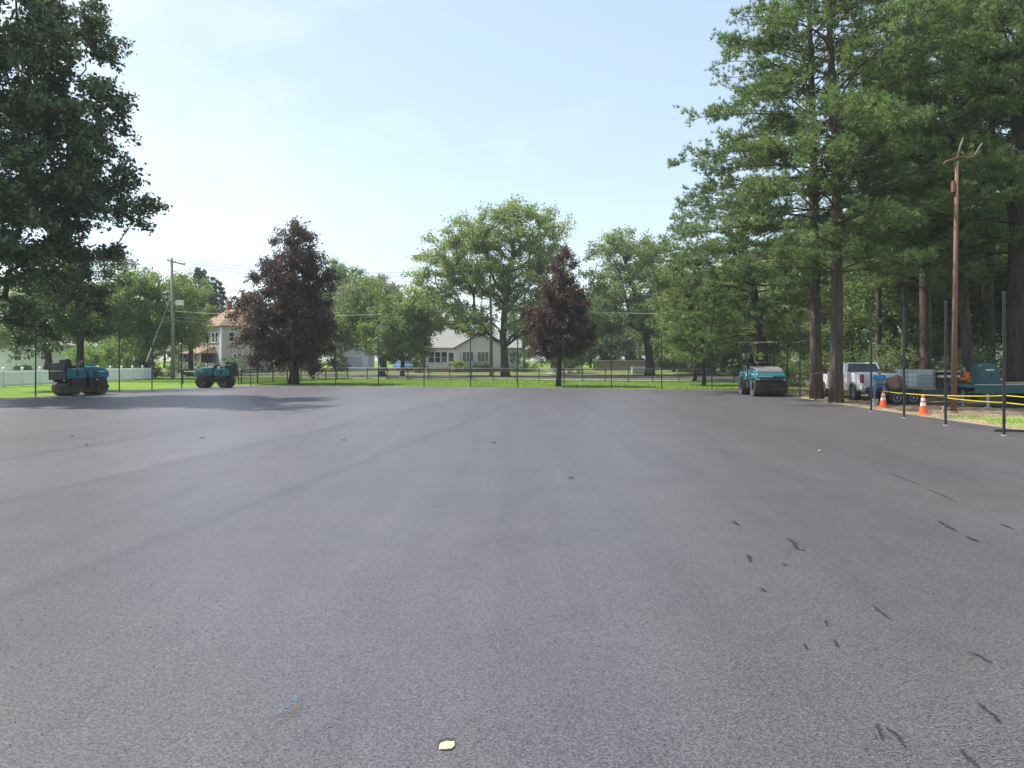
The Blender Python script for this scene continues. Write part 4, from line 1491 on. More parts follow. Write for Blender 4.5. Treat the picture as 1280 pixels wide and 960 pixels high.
    for cx in (1.15, 4.78):
        for t in (1, -1):
            w = MB().lathe([(0.24, t * 0.70), (0.37, t * 0.71), (0.41, t * 0.76), (0.41, t * 0.92), (0.37, t * 0.97), (0.25, t * 0.965)], (cx, 0, 0.41), 'Y', 28).build('wheel', M['rubber'], o)
            rm = MB().lathe([(0.25, t * 0.935), (0.24, t * 0.965), (0.17, t * 0.93), (0.07, t * 0.95), (0.0, t * 0.955)], (cx, 0, 0.41), 'Y', 24)
            for k in range(6):
                a = k * PI / 3
                rm.bar((cx + 0.06 * math.cos(a), t * 0.955, 0.41 + 0.06 * math.sin(a)), (cx + 0.235 * math.cos(a), t * 0.955, 0.41 + 0.235 * math.sin(a)), 0.02, 5)
            rm.build('rim', M['grey_metal'], w)
    return o


pickup('white crew cab pickup parked under the pines with its tail to the court', (17.85, 36.5, -0.045), R(90))

# ================================================================== TRAILER WITH TANK
def wheel_at(mb_parent, cx, y, r_, t, o):
    w = MB().lathe([(r_ * 0.55, y - t * 0.09), (r_ * 0.9, y - t * 0.09), (r_, y - t * 0.05), (r_, y + t * 0.05), (r_ * 0.9, y + t * 0.09), (r_ * 0.55, y + t * 0.085)], (cx, 0, r_), 'Y', 24).build('wheel', M['rubber'], o)
    MB().lathe([(r_ * 0.58, y + t * 0.06), (r_ * 0.55, y + t * 0.09), (r_ * 0.3, y + t * 0.07), (0, y + t * 0.1)], (cx, 0, r_), 'Y', 20).build('rim', M['pale_metal'], w)


tr = empty('flat_trailer', (18.35, 34.6, -0.04), 'low teal flatbed trailer carrying the caged water tank', 'trailer')
MB().box((0, 0, 0.60), (3.8, 1.7, 0.08)).box((0, -0.83, 0.52), (3.8, 0.06, 0.14)).box((0, 0.83, 0.52), (3.8, 0.06, 0.14)).build('deck', M['teal_dull_shaded'], tr, bevel=0.01)
MB().bar((1.9, 0, 0.52), (3.2, 0, 0.50), 0.05).bar((1.9, 0.7, 0.52), (3.0, 0, 0.5), 0.04).bar((1.9, -0.7, 0.52), (3.0, 0, 0.5), 0.04).build('drawbar', M['teal_dull_shaded'], tr)
for cx in (-1.35, -0.62):
    for t in (1, -1):
        wheel_at(None, cx, t * 0.98, 0.31, t, tr)
MB().prism([(-1.75, 0.62), (-1.68, 0.70), (-0.28, 0.70), (-0.2, 0.62)], -1.08, -0.86).build('mudguard', M['black_steel'], tr)
MB().prism([(-1.75, 0.62), (-1.68, 0.70), (-0.28, 0.70), (-0.2, 0.62)], 0.86, 1.08).build('mudguard', M['black_steel'], tr)
tk = empty('water_tank', (18.28, 34.45, 0.60), 'translucent white water tank in a metal cage on the trailer', 'tank', R(6))
MB().box((0, 0, 0.06), (1.25, 1.02, 0.10)).build('pallet', M['raw_wood'], tk)
MB().box((0, 0, 0.50), (1.16, 0.94, 0.76)).build('tank', M['tank_white'], tk, bevel=0.06)
MB().box((0.16, -0.475, 0.42), (0.74, 0.012, 0.56)).build('liquid_window', M['tank_dark'], tk)
cg = MB()
for z in (0.14, 0.36, 0.58, 0.80, 0.90):
    cg.tube([(-0.61, -0.5, z), (0.61, -0.5, z), (0.61, 0.5, z), (-0.61, 0.5, z), (-0.61, -0.5, z)], 0.014, 5, caps=False)
for k in range(8):
    x = -0.6 + 1.2 * k / 7
    cg.bar((x, -0.5, 0.1), (x, -0.5, 0.9), 0.012, 5)
    cg.bar((x, 0.5, 0.1), (x, 0.5, 0.9), 0.012, 5)
for k in range(1, 6):
    y = -0.5 + k / 6
    cg.bar((-0.61, y, 0.1), (-0.61, y, 0.9), 0.012, 5)
    cg.bar((0.61, y, 0.1), (0.61, y, 0.9), 0.012, 5)
cg.build('cage', M['grey_metal'], tk)
MB().lathe([(0.11, 0.88), (0.11, 0.93), (0.0, 0.94)], (0, 0, 0), 'Z', 16).build('lid', M['black_plastic'], tk)


def lump(name, label, cat, c, r3_, m, seed, group=None, knot=True):
    rr = np.random.default_rng(seed)
    n1, n2 = 10, 16
    prof = []
    vs, fs = [], []
    ph = rr.uniform(0, 6, 6)
    for i in range(n1 + 1):
        th = PI * i / n1
        for j in range(n2):
            a = 2 * PI * j / n2
            k = 1 + 0.14 * math.sin(2 * a + ph[0] + 2 * th) + 0.10 * math.sin(3 * th + ph[1] + a) + 0.07 * math.sin(5 * a + ph[2])
            z = math.cos(th)
            z = max(z, -0.75)
            vs.append((r3_[0] * k * math.sin(th) * math.cos(a), r3_[1] * k * math.sin(th) * math.sin(a), r3_[2] * (z + 0.75)))
    for i in range(n1):
        for j in range(n2):
            j2 = (j + 1) % n2
            fs.append((i * n2 + j, i * n2 + j2, (i + 1) * n2 + j2, (i + 1) * n2 + j))
    o = MB().add(vs, fs).build(name, M[m], smooth=True)
    o.location = c
    return tag(o, label, cat, group)


lump('sack', 'brown lumpy bundle on the trailer right beside the seated man', 'sack', (17.12, 34.25, 0.60), (0.26, 0.26, 0.34), 'brown_sack', 4, 'brown bundles on the trailer')
lump('sack', 'tan lumpy bundle wedged against the caged water tank', 'sack', (17.50, 34.55, 0.60), (0.22, 0.24, 0.38), 'brown_sack', 9, 'brown bundles on the trailer')
# dark rack with a pale board
rk = empty('tool_rack', (19.72, 34.7, 0.60), 'black open rack with a pale board across it at the drawbar end of the trailer', 'rack')
f = MB()
for x in (-0.42, 0.42):
    for y in (-0.4, 0.4):
        f.bar((x, y, 0), (x, y, 0.78), 0.03, 6)
f.bar((-0.42, -0.4, 0.76), (0.42, -0.4, 0.76), 0.03)
f.bar((-0.42, 0.4, 0.76), (0.42, 0.4, 0.76), 0.03)
f.bar((-0.42, -0.4, 0.76), (-0.42, 0.4, 0.76), 0.03)
f.bar((0.42, -0.4, 0.76), (0.42, 0.4, 0.76), 0.03)
f.build('frame', M['black_steel'], rk)
MB().box((0, 0.42, 0.38), (0.9, 0.03, 0.7)).build('back_panel', M['black_steel'], rk)
MB().box((0, -0.36, 0.60), (0.98, 0.12, 0.10)).build('board', M['white_band'], rk)
MB().box((0, 0, 0.82), (1.0, 0.9, 0.04)).build('shelf', M['tank_white'], rk)

# ================================================================== SECOND TRAILER
t2 = empty('flat_trailer', (21.7, 32.0, -0.04), 'long teal flatbed trailer loaded with planks at the wood edge', 'trailer')
MB().box((0, 0, 0.88), (5.6, 2.0, 0.10)).box((0, -1.0, 0.78), (5.6, 0.06, 0.34)).box((0, 1.0, 0.78), (5.6, 0.06, 0.34)).box((2.78, 0, 0.78), (0.06, 2.0, 0.34)).build('deck', M['teal_dull_shaded'], t2, bevel=0.01)
MB().box((0, -1.0, 0.965), (5.6, 0.10, 0.03)).build('rail', M['pale_metal'], t2)
for cx in (0.6, 1.4):
    for t in (1, -1):
        wheel_at(None, cx, t * 1.06, 0.36, t, t2)
MB().box((-2.2, -0.85, 0.35), (0.08, 0.08, 0.70)).box((-2.2, -0.85, 0.02), (0.2, 0.2, 0.04)).build('leg', M['pale_metal'], t2)
MB().box((-2.2, 0.85, 0.35), (0.08, 0.08, 0.70)).box((-2.2, 0.85, 0.02), (0.2, 0.2, 0.04)).build('leg', M['pale_metal'], t2)
tb = empty('tool_chest', (19.68, 31.6, 0.90), 'teal steel chest with sloped top on the front of the long trailer', 'chest')
MB().prism([(-0.42, 0.0), (0.42, 0.0), (0.42, 0.66), (0.26, 0.86), (-0.20, 0.90), (-0.42, 0.80)], -0.32, 0.32).build('body', M['teal_dull_shaded'], tb, bevel=0.03)
MB().box((0, -0.326, 0.62), (0.34, 0.012, 0.05)).build('name_strip', M['white_band'], tb)
MB().box((0.05, -0.332, 0.42), (0.05, 0.03, 0.10)).build('latch', M['black_plastic'], tb)
for i, (x, z, w, lb) in enumerate([(21.2, 0.90, 0.28, 'weathered plank lying lowest on the long teal trailer'), (21.45, 0.965, 0.24, 'pale plank lying on another plank on the long trailer')]):
    o = MB().box((0, 0, 0.03), (2.2, w, 0.05)).build('plank', M['raw_wood'], bevel=0.006)
    o.location = (x, 31.5 + 0.1 * i, z)
    o.rotation_euler = (0, 0, R(3 - 5 * i))
    tag(o, lb, 'plank', 'planks on the long trailer')
o = empty('tool_case', (22.05, 31.6, 1.03), 'yellow power tool case on the planks of the long trailer', 'case')
MB().box((0, 0, 0.13), (0.62, 0.34, 0.22)).build('body', M['yellow_tape'], o, bevel=0.04)
MB().tube([(-0.12, 0, 0.24), (-0.1, 0, 0.30), (0.1, 0, 0.30), (0.12, 0, 0.24)], 0.016, 6).build('handle', M['black_plastic'], o)


# ================================================================== CONES, BUCKET, STAKE, TAPE
def cone(label, loc, rz):
    o = empty('traffic_cone', loc, label, 'cone', rz, group='orange traffic cones by the court')
    MB().box((0, 0, 0.02), (0.36, 0.36, 0.04)).build('base', M['orange_cone'], o, bevel=0.012)
    MB().lathe([(0.14, 0.04), (0.105, 0.27), (0.045, 0.67), (0.03, 0.70), (0.0, 0.70)], (0, 0, 0), 'Z', 24).build('body', M['orange_cone'], o, smooth=False)
    f = lambda z: 0.105 + (0.045 - 0.105) * (z - 0.27) / 0.40 + 0.003
    MB().lathe([(f(0.31), 0.31), (f(0.43), 0.43)], (0, 0, 0), 'Z', 24).build('band', M['white_band'], o)
    MB().lathe([(f(0.50), 0.50), (f(0.59), 0.59)], (0, 0, 0), 'Z', 24).build('band', M['white_band'], o)
    return o


c1 = G(1104, 509.6, -0.03)
c2 = G(1154, 518.2, -0.02)
k1 = cone('orange and white cone beside the trailer wheel and small bucket', c1, R(20))
k2 = copy_tree(k1)
k2.location = [float(v) for v in c2]
k2.rotation_euler = (0, 0, R(38))
k2['label'] = 'orange and white cone in front of the caged water tank by the rusty pole'
c = G(1094, 507.5, -0.03)
o = empty('bucket', c, 'small pale teal bucket beside an orange cone', 'bucket')
MB().lathe([(0.10, 0.0), (0.13, 0.26), (0.14, 0.27), (0.125, 0.262), (0.095, 0.02), (0, 0.02)], (0, 0, 0), 'Z', 18).build('body', M['tank_dark'], o)
MB().tube([(0.13, 0, 0.25), (0.09, 0.02, 0.34), (0, 0.03, 0.37), (-0.09, 0.02, 0.34), (-0.13, 0, 0.25)], 0.005, 5).build('handle', M['grey_metal'], o)
c = G(1179.5, 516, -0.03)
o = MB().box((0, 0, 0.10), (0.09, 0.04, 0.24)).add([(-0.045, -0.02, 0.22), (0.045, -0.02, 0.22), (0.045, 0.02, 0.22), (-0.045, 0.02, 0.22), (0, 0, 0.25)], [(0, 1, 4), (1, 2, 4), (2, 3, 4), (3, 0, 4)]).build('wooden_stake', M['raw_wood'])
o.location = [float(v) for v in c]
tag(o, 'short pale wooden stake in the dirt between a post and the rusty pole', 'stake')


def tape(label, pts, sag):
    vs, fs = [], []
    tr_ = np.random.default_rng(len(pts))
    for (a, b) in zip(pts[:-1], pts[1:]):
        a, b = np.array(a), np.array(b)
        n = 14
        st = len(vs)
        for i in range(n + 1):
            t = i / n
            p = a * (1 - t) + b * t
            p[2] -= sag * 4 * t * (1 - t)
            w = 0.012
            tw = 0.5 * math.sin(t * 5 + len(vs) * 0.01)
            d = np.array([0.25 * math.sin(tw), 0.7 * math.sin(tw), math.cos(tw)])
            vs += [tuple(p - d * w), tuple(p + d * w)]
        for i in range(n):
            k = st + 2 * i
            fs.append((k, k + 2, k + 3, k + 1))
    o = MB().add(vs, fs).build('caution_tape', M['yellow_tape'])
    sl = o.modifiers.new('Solidify', 'SOLIDIFY')
    sl.thickness = 0.003
    return tag(o, label, 'tape', 'yellow caution tapes by the court')


p1130, p1182, p1255 = post_at[1130], post_at[1182], post_at[1255]
off = np.array([0.03, -0.045, 0])
tape('yellow caution tape strung from a cone along the posts at waist height', [(c1[0], c1[1], 0.66), p1130 + off + [0, 0, 0.82], p1182 + off + [0, 0, 0.88], p1255 + off + [0, 0, 1.02], (12.35, 16.2, 1.05)], 0.015)
tape('yellow caution tape starting at the post beside the rusty pole, hanging lower', [p1182 + off + [0, 0, 0.81], p1255 + off + [0, 0, 0.84], (12.35, 16.2, 0.86)], 0.02)

# ================================================================== RUSTY POLE
c = G(1192, 516, -0.03)
o = empty('light_pole', c, 'tall rusty red steel pole with a curved crossarm, beside the court', 'pole')
Zp = c[1]
H = CH + (HZ - 201) * Zp / F
lean = (1196 - 1192) * Zp / F
MB().lathe([(0.15, 0), (0.15, 0.02), (0.125, 0.06)], (0, 0, 0), 'Z', 16).tube([(0, 0, 0), (lean * 0.5, 0, H * 0.5), (lean, 0, H)], [0.105, 0.085, 0.058], 14).build('pole', M['rust_pole'], o, smooth=True)
q = lambda x, y: (W(x, y, Zp) - c)
arm = MB().tube([q(1179, 206), q(1182, 202), q(1190, 199.5), q(1199, 196), q(1212, 197), q(1219, 194), q(1221, 189)], 0.03, 8)
arm.build('crossarm', M['rust_pole'], o, smooth=True)
for a, b in (((1221, 189), (1228, 179)), ((1198, 190), (1204, 172))):
    lm = MB().tube([q(*a), (np.array(q(*a)) + q(*b)) / 2, q(*b)], [0.022, 0.038, 0.022], 8)
    lm.build('insulator', M['stone_grey'], o)
MB().tube([q(1197, 197), q(1197.5, 193), q(1198, 189)], 0.03, 6).build('bracket', M['rust_pole'], o)
MB().box((lean * 0.9 - 0.13, -0.02, H * 0.90), (0.10, 0.16, 0.42)).build('junction_box', M['rust_pole'], o, bevel=0.01)

# ================================================================== UTILITY POLES AND WIRES
def utility_pole(label, px, Z, ytop, ybase_z, r0, arm=None, box_=None, name='utility_pole'):
    X = (px - 640) * Z / F
    z0 = float(ground_h(X, Z)) - 0.05
    o = empty(name, (X, Z, z0), label, 'pole')
    H = CH + (HZ - ytop) * Z / F - z0
    MB().tube([(0, 0, 0), (0.0, 0, H * 0.5), (-0.12, 0, H)], [r0, r0 * 0.85, r0 * 0.62], 12).build('pole', M['wood_pole'], o, smooth=True)
    return o, np.array([X, Z, z0]), H


u1, ub, H = utility_pole('grey wooden utility pole with crossarm and guy wire by the picket fence', 216, 80, 322, 0, 0.2)
MB().box((0.45, -0.16, H - 0.55), (1.9, 0.1, 0.13), Mx=Matrix.Rotation(R(14), 4, 'Y')).build('crossarm', M['wood_pole'], u1)
for x, z in ((-0.45, H - 0.2), (0.35, H - 0.4), (1.3, H - 0.62)):
    MB().lathe([(0.02, -0.12), (0.06, -0.05), (0.075, 0.06), (0.03, 0.14), (0, 0.15)], (x, -0.16, z), 'Z', 10).build('insulator', M['white_band'], u1)
MB().box((0.75, -0.05, H * 0.63), (0.75, 0.45, 0.55)).box((0.28, 0, H * 0.63), (0.3, 0.1, 0.1)).build('transformer_box', M['white_band'], u1, bevel=0.04)
MB().lathe([(0.07, 0), (0.07, 0.18)], (0.17, -0.1, H * 0.485), 'Z', 8).build('bracket', M['pale_metal'], u1)
g0 = np.array([-0.1, 0, H * 0.70])
g1 = W(183, 452, 76) - ub
MB().tube([g0, g1], 0.022, 5).build('guy_wire', M['wire'], u1)
MB().tube([g0 * 0.22 + g1 * 0.78, g1], 0.05, 8).build('guy_guard', M['wire'], u1)
u2, ub2, H2 = utility_pole('plain pale utility pole in front of the honey locust', 614, 90, 345, 0, 0.2)


def wire(label, pts, sag, r_=0.022, m='wire'):
    P = []
    for a, b in zip(pts[:-1], pts[1:]):
        a, b = np.array(a), np.array(b)
        for i in range(13):
            t = i / 12
            p = a * (1 - t) + b * t
            p[2] -= sag * 4 * t * (1 - t)
            P.append(p)
    Q = [P[0]]
    for p in P[1:]:
        if np.linalg.norm(p - Q[-1]) > 1e-4:
            Q.append(p)
    o = MB().tube(Q, r_, 4, caps=False).build('overhead_wire', M[m])
    return tag(o, label, 'wire', 'overhead wires along the street')


T1 = ub + [0, 0, 0]
wire('highest power line, from the crossarm left tip to beyond the pale pole', [W(-60, 352, 78), W(210, 324, 79.8), W(525, 341, 95), W(700, 350, 92)], 0.35, 0.016, 'dark_wire')
wire('power line from the crossarm middle, just below the highest line', [W(-60, 356, 78), W(219, 328, 79.8), W(525, 346, 95), W(700, 356, 92)], 0.4, 0.016, 'dark_wire')
wire('power line from the crossarm right tip, lowest of the upper lines', [W(228, 333, 79.8), W(525, 352, 95), W(700, 362, 92)], 0.4, 0.016, 'dark_wire')
wire('thick pale cable sagging past the red roof, highest of the lower cables', [W(218, 389, 80), W(440, 394, 84), W(614, 381, 90), W(830, 392, 84), W(1000, 394, 78), W(1300, 384, 70)], 0.25, 0.028)
wire('pale cable crossing in front of the red roof, middle of the lower cables', [W(218, 396, 80), W(300, 400, 84), W(420, 401, 88)], 0.15, 0.02)
wire('pale cable low across the grey house wall, lowest of the lower cables', [W(218, 400, 80), W(300, 404, 84), W(420, 404, 88)], 0.15, 0.02)
wire('short pale service cable rising to the right over the light green trees', [W(470, 409, 86), W(532, 396, 88), W(614, 384, 90)], 0.1, 0.022)
# street lamp
X, Z = (259 - 640) * 84 / F, 84
o = empty('street_lamp', (X, Z, -0.06), 'slim black street lamp with a lantern before the two-storey house', 'street lamp')
MB().lathe([(0.12, 0), (0.12, 0.5), (0.06, 0.6), (0.045, 3.9), (0.08, 3.95)], (0, 0, 0), 'Z', 12).build('pole', M['black_steel'], o)
MB().lathe([(0.10, 3.95), (0.18, 4.5), (0.18, 4.55)], (0, 0, 0), 'Z', 6).build('lantern', M['dark_glass'], o)
MB().lathe([(0.24, 4.55), (0.10, 4.75), (0.03, 4.8), (0.02, 4.95), (0, 4.95)], (0, 0, 0), 'Z', 6).build('lamp_cap', M['black_steel'], o)


# ================================================================== HOUSES
def window(parent, c, w, h, rz, mull=1, trans=1, frame='white_vinyl', depth=0.08):
    """frame with panes; c is the centre on the wall face, outward normal is (sin rz, -cos rz)"""
    Mx = Matrix.Rotation(rz, 4, 'Z')
    nrm = np.array([math.sin(rz), -math.cos(rz), 0])
    ux = np.array([math.cos(rz), math.sin(rz), 0])
    c = np.array(c, float)
    f = MB()
    t = 0.09
    f.box(c + nrm * 0.03 + [0, 0, h / 2], (w + 2 * t, depth, t), Mx=Mx)
    f.box(c + nrm * 0.05 + [0, 0, -h / 2 - 0.02], (w + 2 * t + 0.1, depth + 0.06, t), Mx=Mx)
    for s in (-1, 1):
        f.box(c + nrm * 0.03 + ux * s * (w / 2 + t / 2) + [0, 0, 0], (t, depth, h - t), Mx=Mx)
    for k in range(1, mull + 1):
        f.box(c + nrm * 0.024 + ux * (-w / 2 + w * k / (mull + 1)), (0.07, depth * 0.8, h - t), Mx=Mx)
    if trans:
        f.box(c + nrm * 0.022, (w, depth * 0.7, 0.05), Mx=Mx)
    o = f.build('window', M[frame], parent)
    MB().box(c + nrm * 0.006, (w, 0.02, h), Mx=Mx).build('pane', M['dark_glass'], o)
    return o


def gable_roof(mb, x0, x1, y0, y1, ze, zr, over=0.35, axis='X', th=0.18):
    if axis == 'X':
        ym = (y0 + y1) / 2
        k = (zr - ze) / (ym - y0)
        for s, ya in ((-1, y0), (1, y1)):
            yo = ya + s * over
            zo = ze - over * k
            a = [(x0 - over, yo, zo), (x1 + over, yo, zo), (x1 + over, ym, zr), (x0 - over, ym, zr)]
            b = [(p[0], p[1], p[2] + th) for p in a]
            mb.add(a + b, [(0, 1, 2, 3), (7, 6, 5, 4), (0, 4, 5, 1), (1, 5, 6, 2), (2, 6, 7, 3), (3, 7, 4, 0)])
    else:
        xm = (x0 + x1) / 2
        k = (zr - ze) / (xm - x0)
        for s, xa in ((-1, x0), (1, x1)):
            xo = xa + s * over
            zo = ze - over * k
            a = [(xo, y0 - over, zo), (xo, y1 + over, zo), (xm, y1 + over, zr), (xm, y0 - over, zr)]
            b = [(p[0], p[1], p[2] + th) for p in a]
            mb.add(a + b, [(0, 1, 2, 3), (7, 6, 5, 4), (0, 4, 5, 1), (1, 5, 6, 2), (2, 6, 7, 3), (3, 7, 4, 0)])
    return mb


# ---- white bungalow with enclosed porch
bx, by = -12.3, 110.0
bz = float(ground_h(-5, 110)) + 0.02
bg = empty('bungalow', (bx, by, bz), 'white bungalow with grey roof, enclosed porch and front gable', 'house')
ZE, ZR = 3.45, 6.0
MB().prism([(0, 0.55), (13.4, 0.55), (13.4, ZE), (0, ZE)], 0.0, 8.5).add([(0, 0, ZE), (0, 8.5, ZE), (0, 4.25, ZR), (0.1, 0, ZE), (0.1, 8.5, ZE), (0.1, 4.25, ZR)], [(0, 1, 2), (5, 4, 3), (0, 2, 5, 3), (1, 4, 5, 2)]).build('wall', M['siding_white'], bg)
MB().box((6.7, 4.25, 0.2), (13.3, 8.4, 0.7)).build('foundation', M['stone_grey'], bg)
rf = gable_roof(MB(), 0, 13.4, 0, 8.5, ZE, ZR).build('roof', M['roof_grey'], bg)
MB().box((11.0, 5.0, 6.2), (0.7, 0.7, 1.6)).box((11.0, 5.0, 7.03), (0.85, 0.85, 0.1)).build('chimney', M['brick'], rf)
# front gable wing
wx0, wx1, wy = 4.3, 11.3, -1.1
g = MB().prism([(wx0, 0.55), (wx1, 0.55), (wx1, ZE - 0.02), ((wx0 + wx1) / 2, 5.35), (wx0, ZE - 0.02)], wy, 1.5)
g.build('gable_wall', M['siding_white'], bg)
MB().box(((wx0 + wx1) / 2, wy + 1.2, 0.2), (wx1 - wx0 - 0.1, 2.3, 0.7)).build('foundation', M['stone_grey'], bg)
gable_roof(MB(), wx0, wx1, wy, 4.0, ZE, 5.45, over=0.3, axis='Y', th=0.16).build('gable_roof', M['roof_grey'], bg)
for i in range(3):
    window(bg, (0.62 + i * 0.93, 0.0, 2.05), 0.78, 1.55, 0, mull=0, trans=1)
d = MB().box((3.50, -0.04, 1.75), (1.0, 0.08, 2.35)).build('door', M['white_vinyl'], bg)
MB().box((3.50, -0.09, 2.05), (0.74, 0.03, 1.3)).build('pane', M['dark_glass'], d)
MB().box((3.50, -0.09, 0.95), (0.74, 0.03, 0.45)).build('panel', M['dark_glass'], d)
MB().box((3.5, -0.7, 0.25), (1.9, 1.3, 0.35)).box((3.5, -1.45, 0.12), (1.9, 0.35, 0.18)).build('steps', M['brick'], bg)
window(bg, (6.0, wy, 2.1), 1.55, 1.45, 0, mull=2, trans=0)
window(bg, (8.15, wy, 2.1), 1.55, 1.45, 0, mull=2, trans=0)
for xx in (5.05, 9.15):
    MB().box((xx, wy - 0.03, 2.1), (0.36, 0.05, 1.6)).build('shutter', M['box_grey'], bg)
window(bg, (12.4, 0.0, 2.0), 0.9, 1.4, 0, mull=0)
MB().box((-0.06, -0.05, 1.9), (0.22, 0.22, 3.0)).build('corner_board', M['white_vinyl'], bg)
MB().box((4.12, -0.06, 1.9), (0.16, 0.16, 3.0)).build('corner_board', M['white_vinyl'], bg)

# ---- two storey foursquare with red hip roof, a corner towards the court
hz = 0.1
hs = empty('two_storey_house', (-44.0, 115.0, hz), 'tall grey and cream house with red hip roof behind the copper maple', 'house', R(-45))
S = 8.4
MB().box((-S / 2 + 0.0, S / 2, 3.65), (S, S, 7.1)).build('wall', M['siding_grey'], hs)
MB().box((0.03, S / 2, 3.65), (0.06, S - 0.02, 7.1)).build('side_wall', M['cream_wall'], hs)  # thin overlay that makes this face lighter and creamier than the grey one
ov = 0.55
rfv = [(-S - ov, -ov, 7.15), (ov, -ov, 7.15), (ov, S + ov, 7.15), (-S - ov, S + ov, 7.15), (-S / 2 - 0.5, S / 2, 10.4), (-S / 2 + 0.5, S / 2, 10.4)]
rf = MB().add(rfv + [(p[0], p[1], p[2] - 0.18) for p in rfv[:4]], [(0, 1, 5, 4), (1, 2, 5), (2, 3, 4, 5), (3, 0, 4), (6, 7, 1, 0), (7, 8, 2, 1), (8, 9, 3, 2), (9, 6, 0, 3), (9, 8, 7, 6)]).build('roof', M['roof_red'], hs)
MB().box((-S / 2 - 1.0, S / 2 - 0.6, 10.2), (0.75, 0.75, 2.0)).box((-S / 2 - 1.0, S / 2 - 0.6, 11.25), (0.9, 0.9, 0.12)).build('chimney', M['brick'], rf)
MB().box((0.06, -0.06, 3.6), (0.26, 0.26, 7.0)).build('corner_board', M['white_vinyl'], hs)
for x in (-1.5, -2.75, -6.3):
    window(hs, (x, 0, 5.4), 0.85, 1.5, 0, mull=0)
for y, z, w, h in ((1.6, 5.5, 0.8, 1.4), (2.1, 2.4, 0.45, 0.9), (5.6, 5.5, 0.8, 1.4), (5.6, 2.4, 0.9, 1.4)):
    window(hs, (0.06, y, z), w, h, R(90), mull=0)
# porch on the left face
pc = MB().box((-4.9, -1.3, 0.75), (6.6, 2.5, 1.5))
for x in (-8.15, -5.9, -3.85, -1.75):
    pc.box((x, -2.46, 2.1), (0.2, 0.18, 1.4))
pc.box((-4.9, -2.46, 2.85), (6.6, 0.2, 0.2))
pc.build('porch', M['cream_wall'], hs)
MB().box((-4.9, -2.40, 2.1), (6.4, 0.06, 1.35)).build('porch_glass', M['dark_glass'], hs)
pv = [(-8.5, -2.95, 2.95), (-1.3, -2.95, 2.95), (-1.3, -0.02, 2.95), (-8.5, -0.02, 2.95), (-7.6, -0.02, 4.1), (-2.2, -0.02, 4.1)]
MB().add(pv, [(0, 1, 5, 4), (1, 2, 5), (3, 0, 4), (3, 2, 1, 0), (2, 3, 4, 5)]).build('porch_roof', M['roof_red'], hs)

# ---- white house at the left behind the picket fence
lh = empty('white_house', (-60.0, 92.0, -0.05), 'white gabled house with brown porch behind the white picket fence', 'house')
MB().prism([(-2, 0), (6.5, 0), (6.5, 3.4), (2.25, 5.0), (-2, 3.4)], 0, 9).build('wall', M['siding_white'], lh)
gable_roof(MB(), -2, 6.5, 0, 9, 3.4, 5.0, over=0.35, axis='Y').build('roof', M['roof_grey'], lh)
window(lh, (3.4, 0, 2.6), 0.8, 1.0, 0, mull=0)
window(lh, (0.2, 0, 2.6), 0.8, 1.2, 0, mull=0)
window(lh, (5.2, 0, 1.2), 0.7, 0.8, 0, mull=0)
pp = MB()
for x in (6.7, 7.5, 8.5, 9.6):
    pp.box((x, -0.2, 1.55), (0.16, 0.16, 3.1))
pp.box((8.2, 1.2, 0.35), (3.1, 3.0, 0.7))
pp.build('porch', M['fence_wood'], lh)
MB().prism([(6.4, 3.1), (10.1, 3.1), (9.6, 3.45), (6.4, 3.9)], -0.6, 3.0).build('porch_roof', M['roof_grey'], lh)
MB().box((8.1, 2.75, 1.9), (2.6, 0.05, 2.3)).build('porch_glass', M['dark_glass'], lh)

# ---- garage far behind, house in the woods
gx = empty('white_garage', (-27.4, 121, 0.42), 'small white garage glimpsed past the right flank of the big copper maple', 'garage')
MB().prism([(0, 0), (4.6, 0), (4.6, 2.5), (2.3, 3.5), (0, 2.5)], 0, 5).build('wall', M['siding_white'], gx)
gable_roof(MB(), 0, 4.6, 0, 5, 2.5, 3.5, over=0.25, axis='Y').build('roof', M['roof_grey'], gx)
MB().box((2.3, -0.03, 1.05), (2.5, 0.06, 2.1)).build('door', M['box_grey'], gx)
wh = empty('white_house', (40.5, 78, 0.2), 'white house glimpsed between dark trunks behind the trailers', 'house')
MB().box((4.0, 4, 1.7), (9.6, 8, 3.4)).build('wall', M['siding_white'], wh)
gable_roof(MB(), -0.8, 8.8, 0, 8, 3.4, 5.2).build('roof', M['roof_grey'], wh)
for x in (0.6, 2.6, 5.4, 7.4):
    window(wh, (x, 0, 1.9), 0.9, 1.3, 0, mull=0)

# board fence and utility box across the street
bf = empty('board_fence', (16.0, 112.0, 0.42), 'tan board fence far across the street behind the pale utility box', 'fence')
fb = MB()
for k in range(48):
    fb.box((-4.0 + k * 0.2, 0, 0.75), (0.185, 0.03, 1.5))
fb.build('board_panel', M['fence_wood'], bf)
for k in range(5):
    MB().box((-4.0 + k * 2.35, 0.07, 0.8), (0.12, 0.1, 1.6)).build('fence_post', M['fence_wood'], bf)
MB().box((0.7, 0, 1.54), (9.6, 0.12, 0.05)).build('cap_rail', M['white_band'], bf)
ub_ = empty('utility_box', (16.2, 97, 0.2), 'pale grey blue utility box beside a thick trunk across the street', 'utility box')
MB().box((0, 0, 0.42), (1.8, 0.8, 0.84)).build('body', M['box_grey'], ub_, bevel=0.03)
MB().box((0, 0, 0.88), (1.9, 0.9, 0.06)).build('lid', M['white_band'], ub_, bevel=0.01)
MB().box((-0.42, -0.405, 0.42), (0.8, 0.02, 0.7)).build('door', M['box_grey'], ub_)
MB().box((0.42, -0.405, 0.42), (0.8, 0.02, 0.7)).build('door', M['box_grey'], ub_)


